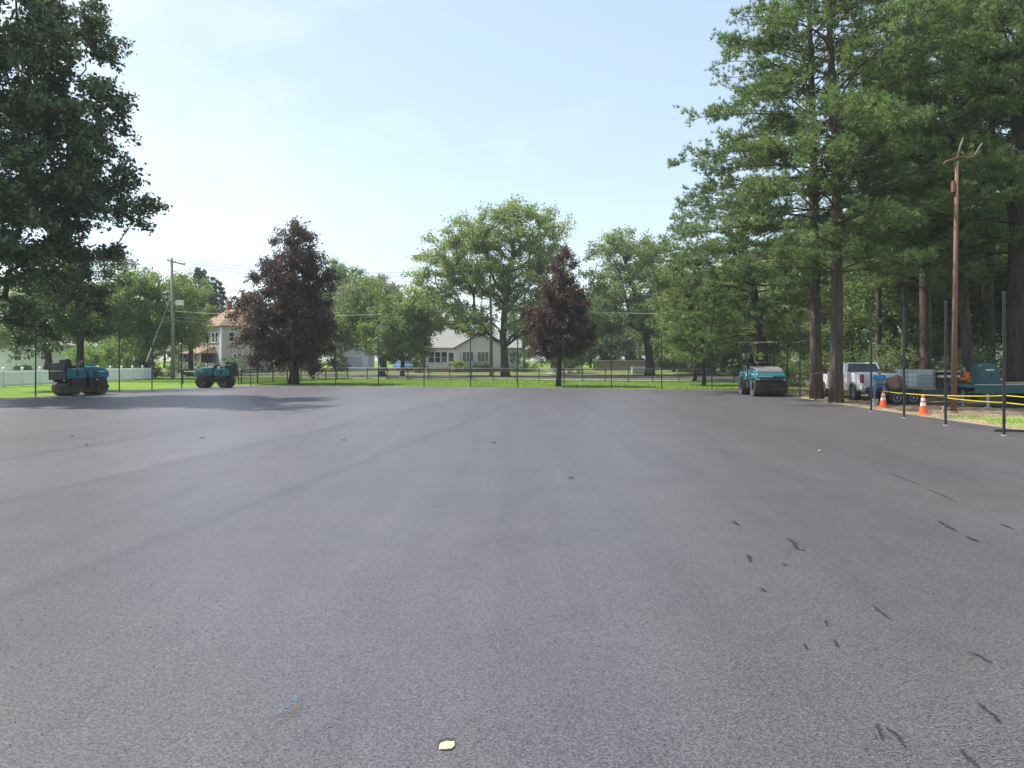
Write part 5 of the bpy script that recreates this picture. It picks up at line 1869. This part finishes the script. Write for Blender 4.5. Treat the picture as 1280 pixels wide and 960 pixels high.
# ---- small far cars
def car(label, loc, rz, paint):
    o = empty('parked_car', loc, label, 'car', rz)
    MB().prism([(-2.2, 0.35), (2.15, 0.35), (2.25, 0.62), (2.1, 0.85), (1.0, 0.95), (-1.6, 0.98), (-2.2, 0.92)], -0.86, 0.86).build('body', M[paint], o, bevel=0.06)
    v = []
    for z, x0, x1, w in ((0.95, -1.75, 1.05, 0.80), (1.42, -1.15, 0.25, 0.62)):
        v += [(x0, -w, z), (x1, -w, z), (x1, w, z), (x0, w, z)]
    MB().add(v, [(0, 3, 2, 1), (0, 1, 5, 4), (1, 2, 6, 5), (2, 3, 7, 6), (3, 0, 4, 7)]).build('glass', M['dark_glass'], o)
    MB().box((-0.45, 0, 1.44), (1.45, 1.27, 0.05)).build('roof', M[paint], o, bevel=0.02)
    for cx in (-1.35, 1.35):
        for t in (1, -1):
            w = MB().lathe([(0.2, t * 0.68), (0.32, t * 0.7), (0.32, t * 0.86), (0.2, t * 0.875)], (cx, 0, 0.32), 'Y', 20).build('wheel', M['rubber'], o)
            MB().lathe([(0.2, t * 0.87), (0.0, t * 0.89)], (cx, 0, 0.32), 'Y', 14).build('rim', M['pale_metal'], w)
    for t in (1, -1):
        MB().box((2.17, t * 0.62, 0.70), (0.12, 0.34, 0.12)).build('headlight', M['pale_metal'], o)
    return o


car('blue car parked by the trees left of the white bungalow', (-16.1, 113, 0.46), R(-60), 'car_blue')

# blue canopy in the woods
o = empty('garden_umbrella', (33.4, 59, 0.05), 'bright blue garden umbrella glimpsed left of the rusty red pole', 'umbrella')
MB().lathe([(1.25, 2.15), (0.7, 2.45), (0.0, 2.7)], (0, 0, 0), 'Z', 8).build('canopy', M['canopy_blue'], o)
MB().bar((0, 0, -0.1), (0, 0, 2.68), 0.03, 8).build('pole', M['white_band'], o)
MB().lathe([(0.3, 0), (0.3, 0.06), (0.05, 0.12)], (0, 0, 0), 'Z', 12).build('base', M['stone_grey'], o)

# ================================================================== TREES
TR = 'street trees and yard trees behind the fence'
# --- near left
tree('oak_tree', 'huge dark oak leaning its crown over the left end of the court', -75, 38, [(-70, 380), (-45, 220), (-20, 60), (-10, -60)], 0.42,
     [(50, -30, 62, 60), (58, 50, 60, 55), (80, 120, 55, 56), (95, 188, 55, 46), (112, 240, 42, 26), (55, 248, 56, 50), (10, 170, 80, 105), (62, 295, 40, 28), (15, 318, 52, 46), (-90, 60, 100, 110), (-100, 220, 100, 100), (4, 400, 22, 32), (0, 448, 18, 18)],
    420, 0.95, 240, 0.26, 'oak_leaf', 'bark_dark', seed=5, flat=0.5, rise=0.15, first=0.3, inner=0.5, rmin=0.02, asp=0.6)
tree('maple_tree', 'dark bushy maple behind the shaded teal roller, under the big oak', 100, 49, [(100, 430), (96, 380), (98, 340)], 0.24,
     [(95, 350, 50, 36), (60, 385, 48, 40), (125, 335, 28, 20), (110, 392, 38, 30), (75, 330, 25, 20), (30, 410, 35, 30)],
     110, 0.85, 300, 0.17, 'oak_leaf', 'bark_dark', seed=8, flat=0.6)
# --- copper trees
tree('copper_maple', 'big dark purple copper maple by the low black fence', 367, 63.5, [(367, 455), (367, 400), (366, 330), (366, 275)], 0.36,
     [(368, 287, 16, 17), (363, 310, 34, 28), (360, 345, 48, 34), (355, 385, 62, 36), (350, 412, 60, 34), (382, 400, 44, 40), (388, 436, 36, 30), (340, 440, 34, 20), (318, 400, 26, 30), (372, 350, 44, 44)],
     260, 0.95, 260, 0.21, 'copper_leaf', 'bark_dark', seed=12, flat=0.7, rise=0.5, first=0.16, inner=0.4)
tree('copper_maple', 'small red brown conical copper tree with a thin trunk', 698, 58, [(699, 460), (701, 420), (703, 350), (704, 316)], 0.17,
     [(703, 320, 7, 13), (703, 343, 16, 22), (701, 370, 29, 24), (698, 395, 38, 24), (698, 418, 42, 22), (690, 436, 26, 10), (716, 430, 22, 14), (672, 404, 22, 22), (726, 410, 20, 22), (724, 378, 16, 18)],
     220, 0.62, 230, 0.16, 'copper_leaf_red', 'bark_dark', seed=14, flat=0.7, rise=0.5, first=0.15, inner=0.4)
# --- centre
tree('honey_locust', 'great airy honey locust with a spreading dome above the bungalow', 632, 91, [(631, 440), (628, 425), (632, 380), (640, 320), (645, 280)], 0.44,
     [(645, 276, 52, 14), (600, 284, 34, 12), (690, 290, 22, 16), (575, 304, 40, 14), (635, 306, 60, 16), (685, 320, 28, 20), (545, 325, 30, 12), (595, 335, 50, 16), (660, 340, 46, 18), (550, 352, 36, 16), (610, 362, 46, 16), (675, 362, 34, 18), (545, 382, 34, 18), (590, 392, 32, 14), (655, 388, 36, 20), (540, 405, 26, 14), (588, 412, 24, 11), (660, 412, 30, 13), (690, 385, 26, 20), (528, 380, 20, 22)],
     390, 1.35, 190, 0.30, 'locust_leaf', 'bark_grey', group=TR, seed=17, flat=0.32, rise=0.45, first=0.12, inner=0.3, rmin=0.035, bias=0.9)
tree('ash_tree', 'tall pale airy tree with open branches between the small copper tree and the pines', 812, 92, [(812, 440), (808, 420), (796, 370), (780, 320), (776, 290)], 0.50,
     [(772, 300, 26, 14), (805, 312, 34, 16), (760, 325, 24, 16), (795, 340, 36, 18), (752, 352, 22, 16), (822, 350, 30, 22), (778, 368, 34, 16), (742, 385, 22, 22), (815, 385, 36, 24), (775, 400, 38, 22), (832, 410, 30, 22), (745, 415, 24, 18)],
     210, 1.3, 180, 0.30, 'pale_leaf', 'bark_dark', group=TR, seed=19, flat=0.45, rise=0.5, first=0.14, inner=0.3, rmin=0.035)
tree('linden_tree', 'light green young tree with drooping branches left of the canopied roller', 880, 60, [(879, 440), (876, 400), (868, 350)], 0.14,
     [(852, 340, 28, 26), (880, 365, 34, 28), (850, 385, 32, 28), (885, 405, 34, 26), (848, 418, 26, 22), (905, 380, 24, 24)],
     130, 0.8, 200, 0.19, 'elm_leaf', 'bark_dark', group=TR, seed=66, flat=0.5)
tree('elm_tree', 'light green elm left of the bungalow with a slim dark trunk', 503, 88, [(503, 440), (502, 420), (500, 380)], 0.24,
     [(500, 385, 32, 22), (490, 412, 44, 24), (515, 415, 30, 24), (480, 435, 30, 18), (520, 435, 22, 14)],
     130, 1.1, 200, 0.26, 'elm_leaf', 'bark_dark', group=TR, seed=23, flat=0.6)
tree('elm_tree', 'light green tree with a pale trunk right of the big copper maple', 478, 93, [(478, 430), (472, 400), (465, 375)], 0.4,
     [(462, 385, 36, 24), (445, 400, 34, 30), (470, 408, 40, 22), (440, 425, 28, 16), (455, 365, 24, 12)],
     120, 1.15, 200, 0.27, 'elm_leaf', 'bark_grey', group=TR, seed=24, flat=0.6)
tree('linden_tree', 'tan tinted tree top rising over the light green elms', 480, 122, [(480, 420), (478, 380), (476, 352)], 0.4,
     [(478, 360, 26, 14), (455, 372, 30, 18), (495, 378, 28, 20), (470, 395, 48, 24), (425, 380, 24, 16)],
     90, 1.5, 190, 0.34, 'tan_leaf', 'bark_grey', group=TR, seed=26)
tree('oak_tree', 'dark green round crown peeping over the right shoulder of the big copper maple', 432, 128, [(432, 420), (432, 370), (432, 335)], 0.4,
     [(428, 342, 20, 16), (436, 352, 22, 16), (428, 370, 34, 22), (440, 395, 36, 26)], 80, 1.5, 190, 0.36, 'wood_leaf', 'bark_dark', group=TR, seed=27)
# --- left background
tree('locust_tree', 'soft green locust left of the utility pole with a leaning dark trunk', 183, 84, [(183, 445), (185, 425), (195, 390), (200, 350)], 0.42,
     [(190, 352, 40, 14), (160, 368, 42, 18), (215, 372, 36, 18), (180, 392, 56, 20), (150, 410, 40, 18), (225, 400, 34, 20), (200, 420, 46, 16)],
     190, 1.25, 200, 0.27, 'elm_leaf', 'bark_dark', group=TR, seed=31, flat=0.4, rise=0.4, inner=0.3)
tree('locust_tree', 'mid green tree behind the utility pole, touching the red porch roof', 238, 97, [(238, 440), (238, 420), (236, 380)], 0.34,
     [(238, 362, 26, 18), (245, 388, 26, 20), (228, 405, 30, 22), (240, 420, 22, 12)],
     80, 1.25, 200, 0.28, 'elm_leaf', 'bark_dark', group=TR, seed=33, flat=0.5)
tree('locust_tree', 'green tree over the white house with the brown porch', 60, 86, [(60, 440), (62, 410), (60, 370)], 0.4,
     [(40, 372, 40, 22), (80, 380, 40, 24), (20, 400, 46, 26), (70, 408, 56, 20), (115, 410, 34, 22), (130, 385, 36, 22)],
     170, 1.3, 200, 0.27, 'elm_leaf', 'bark_dark', group=TR, seed=35, flat=0.5)
pine('spruce_tree', 'dark blue green spruce behind the red roofed house', 252, 138, [(252, 430), (251, 380), (250, 334)], 0.4, [(3.0, 4.6), (9, 3.6), (14, 2.2), (17.5, 0.8), (18.8, 0.2)], step=0.55, seed=37, group=TR, droop=0.25, needle=0.42, leaf='spruce_leaf', nw=0.085, nper=9)
pine('spruce_tree', 'shorter dark spruce top right beside the taller spruce', 270, 141, [(270, 430), (270, 380), (270, 347)], 0.35, [(3.0, 4.4), (8, 3.4), (12, 2.0), (15.5, 0.8), (17, 0.2)], step=0.55, seed=38, group=TR, droop=0.25, needle=0.42, leaf='spruce_leaf', nw=0.085, nper=9)

# --- far woods behind the houses: three crowns, copied
protos = []
for i, (sd, lf, nm) in enumerate([(41, 'wood_leaf', 'woodland_tree'), (42, 'elm_leaf', 'woodland_tree'), (43, 'wood_leaf', 'woodland_tree')]):
    r = np.random.default_rng(sd)
    o = empty(nm, (0, 0, 0), '', 'tree')
    H = 15.0
    lobes = [(r.normal() * 1.0, r.normal() * 1.0, 12.0, 3.2, 3.2, 2.2), (r.normal() * 2, r.normal() * 2, 9.5, 4.0, 4.0, 2.4), (2.2, 0.5, 7.4, 3.2, 3.4, 1.8), (-2.3, -0.6, 7.0, 3.2, 3.4, 1.9), (0.3, 2.0, 5.6, 3.2, 3.0, 1.5), (0.2, -2.4, 5.0, 3.2, 2.8, 1.5), (-0.5, 0.0, 3.6, 3.4, 3.4, 1.0)]
    cl = lobe_clumps(lobes, 150, r, 0.35)
    cl = cl[cl[:, 2] > 1.6]
    grow([(0, 0, -0.2), (0.1, 0, 4), (-0.2, 0.2, 8), (0, 0, 13)], 0.26, cl, r, rise=0.4, first=0.18).build('trunk', M['bark_dark'], o, smooth=True)
    P = clump_leaves(cl, 1.15, 190, r, 0.5)
    np_mesh('crown', leaves_at(P, 0.25, 0.6, 0.6, r), 4, M[lf], o)
    protos.append(o)
used = [False] * 3
wood_spots = [
    # px, Z, scale, proto, rot, label, group
    (25, 120, 1.05, 1, 0.4, 'tall tree behind the white house with the brown porch'),
    (95, 128, 1.0, 0, 1.9, 'dark tree in the gap left of the pale green shrub'),
    (150, 118, 0.95, 2, 3.1, 'dense tree behind the pale green shrub'),
    (310, 135, 0.95, 1, 0.9, 'tree behind the cream side of the red roofed house'),
    (395, 120, 0.85, 0, 2.2, 'dark tree hidden behind the big copper maple'),
    (448, 138, 0.95, 2, 4.0, 'dark tree behind the small white garage'),
    (520, 142, 0.95, 0, 5.2, 'dark tree behind the blue parked car'),
    (565, 140, 0.75, 1, 0.2, 'tree behind the bungalow ridge'),
    (655, 140, 0.80, 2, 1.4, 'tree behind the right end of the bungalow'),
    (715, 128, 0.90, 0, 3.6, 'dark tree behind the small copper tree'),
    (758, 132, 0.95, 2, 2.5, 'dark tree behind the tan board fence'),
    (800, 126, 0.85, 1, 4.4, 'light tree behind the pale utility box'),
    (842, 104, 0.80, 2, 0.8, 'shady tree right of the thick street trunk'),
    (873, 92, 0.85, 0, 2.9, 'dense tree behind the lawn left of the canopied roller'),
    (905, 98, 1.0, 2, 5.5, 'tall dense tree behind the canopied roller'),
    (868, 72, 0.66, 1, 1.1, 'light green young tree at the wood edge left of the canopied roller'),
    (940, 82, 0.95, 0, 0.3, 'dense tree behind the leaning pine trunk'),
    (985, 76, 0.95, 1, 3.9, 'green tree between the leaning pine and the two front pines'),
    (1005, 98, 1.15, 2, 1.6, 'tall tree behind the two front pine trunks'),
    (1065, 66, 0.95, 0, 2.4, 'dark tree behind the cab of the white pickup'),
    (1075, 92, 1.2, 1, 4.9, 'tall light tree high behind the white pickup'),
    (1118, 58, 0.95, 2, 0.9, 'dark tree behind the man in blue'),
    (1160, 84, 1.15, 0, 3.3, 'tall dark tree behind the caged water tank'),
    (1188, 52, 0.85, 1, 5.9, 'light green tree behind the rusty red pole'),
    (1235, 62, 1.05, 1, 1.3, 'bright green tree above the teal chest'),
    (1262, 88, 1.25, 2, 2.0, 'tall tree at the far back right of the trailers'),
    (1300, 50, 1.05, 0, 4.2, 'dark tree behind the thick trunk near the long trailer'),
    (1345, 62, 1.15, 1, 0.6, 'tree beyond the end of the long trailer'),
    (1215, 100, 1.3, 0, 2.7, 'tallest tree far behind the worker in orange'),
    (-30, 140, 1.0, 2, 5.1, 'far tree beyond the white house, past the oak'),
    (55, 150, 1.0, 0, 0.7, 'far tree seen over the roof of the white house with the brown porch'),
    (122, 152, 0.95, 1, 2.6, 'far tree between the pale shrubs and the white house'),
    (176, 158, 1.0, 2, 1.2, 'far tree behind the leaning guy wire'),
    (206, 150, 0.9, 0, 3.4, 'far tree directly behind the utility pole'),
    (285, 165, 0.9, 2, 5.0, 'far tree behind the white fence beside the tall house'),
    (335, 150, 0.9, 0, 4.6, 'far tree behind the left skirt of the big copper maple'),
    (362, 162, 0.9, 1, 2.9, 'far tree behind the trunk of the big copper maple'),
    (418, 158, 0.8, 1, 1.7, 'far tree just left of the small white garage'),
    (478, 165, 0.9, 0, 3.0, 'far tree behind the pale trunk of the elm'),
    (545, 160, 0.75, 2, 0.5, 'far tree left of the bungalow roof end'),
    (608, 165, 0.75, 0, 1.5, 'far tree behind the pale utility pole'),
    (640, 172, 0.8, 1, 3.7, 'far tree behind the honey locust trunk'),
    (690, 160, 0.8, 2, 5.5, 'far tree between the bungalow end and the small copper tree'),
    (738, 158, 0.85, 1, 0.1, 'far tree right of the dark round shrub mass'),
    (782, 160, 0.85, 0, 2.3, 'far tree over the middle of the board fence'),
    (822, 150, 0.85, 2, 4.8, 'far tree right behind the thick street trunk'),
    (858, 135, 0.85, 1, 1.0, 'far tree over the dark bush row across the street'),
    (925, 120, 0.95, 0, 5.3, 'far tree deep behind the canopy of the large roller'),
    (965, 128, 1.0, 2, 2.1, 'far tree deep between leaning pine and dark pine trunk'),
]
for px, Z, s, p, a, lb in wood_spots:
    o = protos[p] if not used[p] else copy_tree(protos[p])
    used[p] = True
    X = (px - 640) * Z / F
    o.location = (X, Z, float(ground_h(X, Z)) - 0.03)
    o.rotation_euler = (0, 0, a)
    o.scale = (s * (1 + 0.1 * math.sin(a * 7)), s * (1 + 0.1 * math.cos(a * 5)), s)
    o['label'] = lb
    o['group'] = 'background woodland trees'

# --- pines
PG = 'tall pines at the right side of the court'
prof1 = [(6.0, 4.8), (8.0, 7.2), (9.5, 7.5), (11.5, 6.3), (14, 5.0), (17, 3.9), (19.5, 2.7), (21.5, 1.0)]
pine('pine_tree', 'front pine with the sunlit rough trunk beside the white pickup', 1045, 34.7, [(1046, 400), (1046, 200), (1038, 60), (1034, -80)], 0.29, prof1, seed=51, group=PG, skew=(-0.95, -0.2, 0.02), dens=1.15)
pine('pine_tree', 'front pine with the darker trunk left of the sunlit one', 1021, 38.4, [(1019, 400), (1017, 200), (1013, 60), (1010, -40)], 0.30, [(7.2, 4.4), (9.5, 6.6), (12, 6.2), (15, 5.0), (18, 3.6), (20.5, 1.8), (22, 0.7)], seed=52, group=PG, dens=1.15)
pine('pine_tree', 'pine with a dark leaning trunk rising behind the canopied roller', 957, 49, [(951, 420), (940, 350), (925, 285), (920, 235)], 0.36, [(3.6, 5.0), (5.0, 7.2), (7, 7.4), (9, 6.2), (11, 4.2), (13, 1.6)], seed=53, group=PG, droop=0.2, skew=(-0.9, -0.3, 0.2), step=0.55)
pine('pine_tree', 'dark pine behind the caged water tank with a bare straight trunk', 1158, 43, [(1157, 400), (1154, 200), (1150, 20), (1148, -100)], 0.34, [(7.5, 4.0), (10, 6.0), (13, 5.8), (17, 5.0), (21, 3.4), (25, 0.8)], seed=54, group=PG)
pine('pine_tree', 'slim dark pine right beside the tall one behind the water tank', 1130, 50, [(1131, 400), (1134, 220), (1136, 90)], 0.22, [(7.0, 3.4), (10, 4.6), (14, 4.4), (18, 3.0), (20, 0.8)], seed=55, group=PG)
pine('pine_tree', 'pine with a trunk leaning left behind the rusty red pole', 1214, 38, [(1208, 420), (1198, 300), (1192, 160), (1190, 20), (1190, -60)], 0.27, [(7.5, 4.0), (10, 5.4), (13, 5.2), (17, 4.4), (20, 2.6), (22, 0.8)], seed=56, group=PG)
pine('pine_tree', 'very thick dark trunked pine beside the long teal trailer', 1273, 35.5, [(1272, 400), (1274, 200), (1278, 0), (1278, -90)], 0.50, [(6.0, 4.0), (8, 6.0), (11, 6.4), (15, 5.6), (19, 4.0), (21.5, 1.0)], seed=57, group=PG, bark='bark_dark')
pine('pine_tree', 'slim pine behind the bed of the white pickup', 1098, 52, [(1098, 400), (1100, 220), (1102, 60)], 0.2, [(8.0, 3.4), (11, 4.6), (15, 4.4), (19, 3.2), (22, 0.8)], seed=58, group=PG)
tree('hickory_tree', 'tall broad leaved tree with light leaves above the pine tops at the right', 1236, 48, [(1236, 400), (1238, 200), (1236, 60), (1230, -60)], 0.34,
     [(1200, 10, 40, 40), (1250, 30, 50, 50), (1215, 80, 44, 30), (1270, 110, 50, 40), (1170, 50, 26, 26), (1230, -50, 60, 40), (1290, 190, 50, 40), (1225, 150, 44, 30)],
     200, 1.0, 240, 0.19, 'elm_leaf', 'bark_dark', seed=61, group=TR)

# --- shrubs
SG = 'shrubs by the houses and the wood edge'
sh = [
    ('shrub', 'tall dark thicket behind the board fence, at its left end', (9.5, 118), (4.2, 2.4, 5.5), 'wood_leaf', 101, 9000),
    ('shrub', 'tall dark thicket behind the middle of the board fence', (17.0, 120), (4.6, 2.4, 6.0), 'shrub_leaf', 102, 9000),
    ('shrub', 'tall thicket at the right end of the board fence', (24.0, 116), (4.6, 2.6, 5.5), 'wood_leaf', 103, 9000),
    ('shrub', 'dark tall thicket filling the gap behind the lawn left of the young drooping tree', (25.5, 102), (4.4, 2.4, 5.0), 'shrub_leaf', 104, 9000),
    ('shrub', 'dark tall thicket behind the young drooping tree', (31.0, 100), (4.8, 2.6, 6.0), 'wood_leaf', 105, 9000),
    ('shrub', 'dark tall thicket behind the large canopied roller', (34.5, 92), (4.6, 2.6, 5.5), 'shrub_leaf', 106, 9000),
    ('shrub', 'tall thicket behind the gap between leaning pine and front pines', (34.0, 80), (4.2, 2.4, 5.0), 'wood_leaf', 107, 9000),
    ('shrub', 'tall thicket in the wood behind the white pickup', (36.0, 70), (4.2, 2.4, 4.6), 'shrub_leaf', 108, 9000),
    ('shrub', 'leafy shrub standing in front of the small white garage', (-26.4, 116.5), (1.5, 1.2, 2.4), 'wood_leaf', 112, 3500),
    ('shrub', 'tall leafy thicket left of the small white garage', (-34.5, 124), (4.0, 2.4, 4.5), 'wood_leaf', 109, 8000),
    ('shrub', 'leafy thicket behind the blue parked car', (-16.0, 121), (4.5, 2.4, 4.5), 'shrub_leaf', 110, 8000),
    ('shrub', 'leafy thicket behind the lawn between utility pole and red porch roof', (-50.5, 122), (4.5, 2.4, 4.5), 'wood_leaf', 111, 8000),
    ('pale_shrub', 'round pale lime shrub beside the tall post, left of the leaning trunk', (-40.8, 80.0), (3.2, 2.6, 4.4), 'lime_leaf', 71, 13000),
    ('pale_shrub', 'lower pale lime shrub right behind the shaded teal roller', (-42.0, 76.5), (3.0, 2.4, 3.7), 'lime_leaf', 72, 10000),
    ('shrub', 'reddish flowering shrub over the white picket fence by the pale shrubs', (-40.0, 82.5), (1.6, 1.4, 2.0), 'copper_leaf_red', 73, 2600),
    ('hedge', 'dark clipped hedge by the white house with the brown porch', (-49.0, 76.0), (1.3, 0.8, 1.4), 'shrub_leaf', 74, 3000),
    ('shrub', 'green shrub under the street lamp', (-37.0, 100), (1.8, 1.5, 2.4), 'wood_leaf', 75, 3600),
    ('shrub', 'broad low shrub under the porch windows of the red roofed house', (-45.5, 108), (3.4, 1.2, 1.7), 'elm_leaf', 76, 4200),
    ('shrub', 'low dark hedge clump right of the utility pole', (-41.5, 92.5), (3.2, 1.0, 1.0), 'shrub_leaf', 77, 3600),
    ('shrub', 'bright green shrub by the bungalow steps', (-7.4, 107.6), (1.2, 1.0, 1.5), 'lime_leaf', 78, 2600),
    ('shrub', 'dark shrub under the bungalow gable windows', (-4.6, 107.8), (1.5, 1.0, 1.1), 'shrub_leaf', 79, 2600),
    ('shrub', 'tall dark shrub right behind the honey locust trunk', (2.0, 106.6), (2.8, 1.5, 3.3), 'shrub_leaf', 80, 4000),
    ('shrub', 'dark round shrub mass right behind the small copper tree', (7.2, 100), (2.9, 2.2, 3.2), 'shrub_leaf', 81, 7000),
    ('shrub', 'shrub at the left corner of the bungalow porch', (-13.2, 108.2), (1.2, 1.1, 2.3), 'shrub_leaf', 82, 3000),
    ('shrub', 'dark bush row behind the lawn right of the street trunk', (23.0, 95), (4.2, 1.8, 2.6), 'shrub_leaf', 83, 7000),
    ('shrub', 'dark bush at the end of the lawn left of the canopied roller', (28.0, 90), (3.6, 2.0, 2.8), 'shrub_leaf', 84, 7000),
    ('shrub', 'light green bush between the canopied roller and the dark pine trunk', (21.6, 58), (1.8, 1.6, 2.6), 'elm_leaf', 85, 5000),
    ('shrub', 'dark bush behind the white pickup', (24.5, 56), (3.4, 2.2, 2.8), 'wood_leaf', 86, 7000),
    ('shrub', 'flowering pale bush above the man in blue', (24.8, 50), (1.8, 1.6, 3.0), 'pale_leaf', 87, 4200),
    ('shrub', 'pale leafy bush behind the worker in orange', (29.5, 48), (2.2, 1.8, 3.2), 'pale_leaf', 88, 4200),
    ('shrub', 'dark bush behind the teal chest', (26.5, 42), (3.2, 1.8, 2.4), 'shrub_leaf', 89, 7000),
    ('shrub', 'dark bush beyond the long teal trailer', (31.0, 43), (3.2, 2.0, 2.6), 'shrub_leaf', 90, 7000),
]
for nm, lb, (x, y), (rx, ry, rz), lf, sd, nl in sh:
    bush(nm, lb, x, y, float(ground_h(x, y)) - 0.02, rx, ry, rz, lf, nl, 0.34 if rz > 4.3 and lf != 'lime_leaf' else (0.2 if lf == 'lime_leaf' else 0.16) if y > 64 else 0.12, sd, 'hedge' if nm == 'hedge' else 'shrub', SG, 40)

# ================================================================== AIR
hz_m = bpy.data.materials.new('haze')
nt, N, L = nodes_of(hz_m)
ho = N.new('ShaderNodeOutputMaterial')
hv = N.new('ShaderNodeVolumePrincipled')
hv.inputs['Color'].default_value = (0.9, 0.94, 1.0, 1)
hv.inputs['Density'].default_value = 0.0004
L.new(hv.outputs[0], ho.inputs['Volume'])
hb = MB().box((0, 105, 17), (340, 270, 37)).build('haze', hz_m)
hb['kind'] = 'stuff'

# ================================================================== LIGHT AND SKY
EL = 57.0
sv = np.array([-0.96, 0.27])
sv = sv / np.linalg.norm(sv) * math.cos(R(EL))
sd = Vector((sv[0], sv[1], math.sin(R(EL))))
sl = bpy.data.lights.new('sun', 'SUN')
sl.energy = 5.0
sl.angle = R(0.55)
sl.color = (1.0, 0.955, 0.88)
so = bpy.data.objects.new('sun', sl)
COL.objects.link(so)
so.rotation_euler = sd.to_track_quat('Z', 'Y').to_euler()
so.location = (-60, 20, 80)

w = bpy.data.worlds.new('World')
SC.world = w
w.use_nodes = True
nt = w.node_tree
N, L = nt.nodes, nt.links
for n in list(N):
    N.remove(n)
out = N.new('ShaderNodeOutputWorld')
bg_ = N.new('ShaderNodeBackground')
L.new(bg_.outputs[0], out.inputs[0])
sky = N.new('ShaderNodeTexSky')
sky.sky_type = 'NISHITA'
sky.sun_disc = False
sky.sun_elevation = R(EL)
sky.sun_rotation = math.atan2(sv[0], sv[1])
sky.air_density = 1.1
sky.dust_density = 1.1
sky.ozone_density = 1.0
bg_.inputs['Strength'].default_value = 0.15
# thin summer cloud
tc = N.new('ShaderNodeTexCoord')
mp = N.new('ShaderNodeMapping')
mp.inputs['Scale'].default_value = (1.0, 1.0, 2.2)
mp.inputs['Location'].default_value = (0.35, 0.2, 0.1)
L.new(tc.outputs['Generated'], mp.inputs[0])
n1 = N.new('ShaderNodeTexNoise')
n1.inputs['Scale'].default_value = 3.0
n1.inputs['Detail'].default_value = 7
n1.inputs['Roughness'].default_value = 0.55
L.new(mp.outputs[0], n1.inputs['Vector'])
r = ramp(nt, [(0.50, (0, 0, 0)), (0.74, (1, 1, 1))])
dt = N.new('ShaderNodeVectorMath')
dt.operation = 'DOT_PRODUCT'
dt.inputs[1].default_value = tuple(Vector((-0.42, 1.0, 0.30)).normalized())
L.new(tc.outputs['Generated'], dt.inputs[0])
bank = N.new('ShaderNodeMapRange')
bank.interpolation_type = 'SMOOTHSTEP'
bank.inputs[1].default_value = 0.86
bank.inputs[2].default_value = 1.0
bank.inputs[3].default_value = -0.06
bank.inputs[4].default_value = 0.075
L.new(dt.outputs['Value'], bank.inputs[0])
ad = N.new('ShaderNodeMath')
L.new(n1.outputs['Fac'], ad.inputs[0])
L.new(bank.outputs[0], ad.inputs[1])
L.new(ad.outputs[0], r.inputs[0])
mm = N.new('ShaderNodeMath')
mm.operation = 'MULTIPLY'
mm.inputs[1].default_value = 0.45
L.new(r.outputs[0], mm.inputs[0])
mix = N.new('ShaderNodeMix')
mix.data_type = 'RGBA'
mix.inputs[7].default_value = (4.6, 4.6, 4.6, 1)
L.new(mm.outputs[0], mix.inputs[0])
veil = N.new('ShaderNodeMix')
veil.data_type = 'RGBA'
veil.inputs[0].default_value = 0.42
veil.inputs[7].default_value = (3.15, 3.6, 3.9, 1)
L.new(sky.outputs[0], veil.inputs[6])
L.new(veil.outputs[2], mix.inputs[6])
L.new(mix.outputs[2], bg_.inputs['Color'])

SC.view_settings.view_transform = 'Standard'
SC.view_settings.look = 'None'
SC.view_settings.exposure = 0.75
SC.view_settings.gamma = 1.0
SC.view_settings.use_curve_mapping = False
SC.cycles.max_bounces = 6
SC.cycles.diffuse_bounces = 3
SC.cycles.glossy_bounces = 2
SC.cycles.transmission_bounces = 3
SC.cycles.caustics_reflective = False
SC.cycles.caustics_refractive = False
SC.cycles.sample_clamp_direct = 8.0
SC.cycles.sample_clamp_indirect = 3.0
SC.cycles.use_adaptive_sampling = True
SC.cycles.adaptive_threshold = 0.02
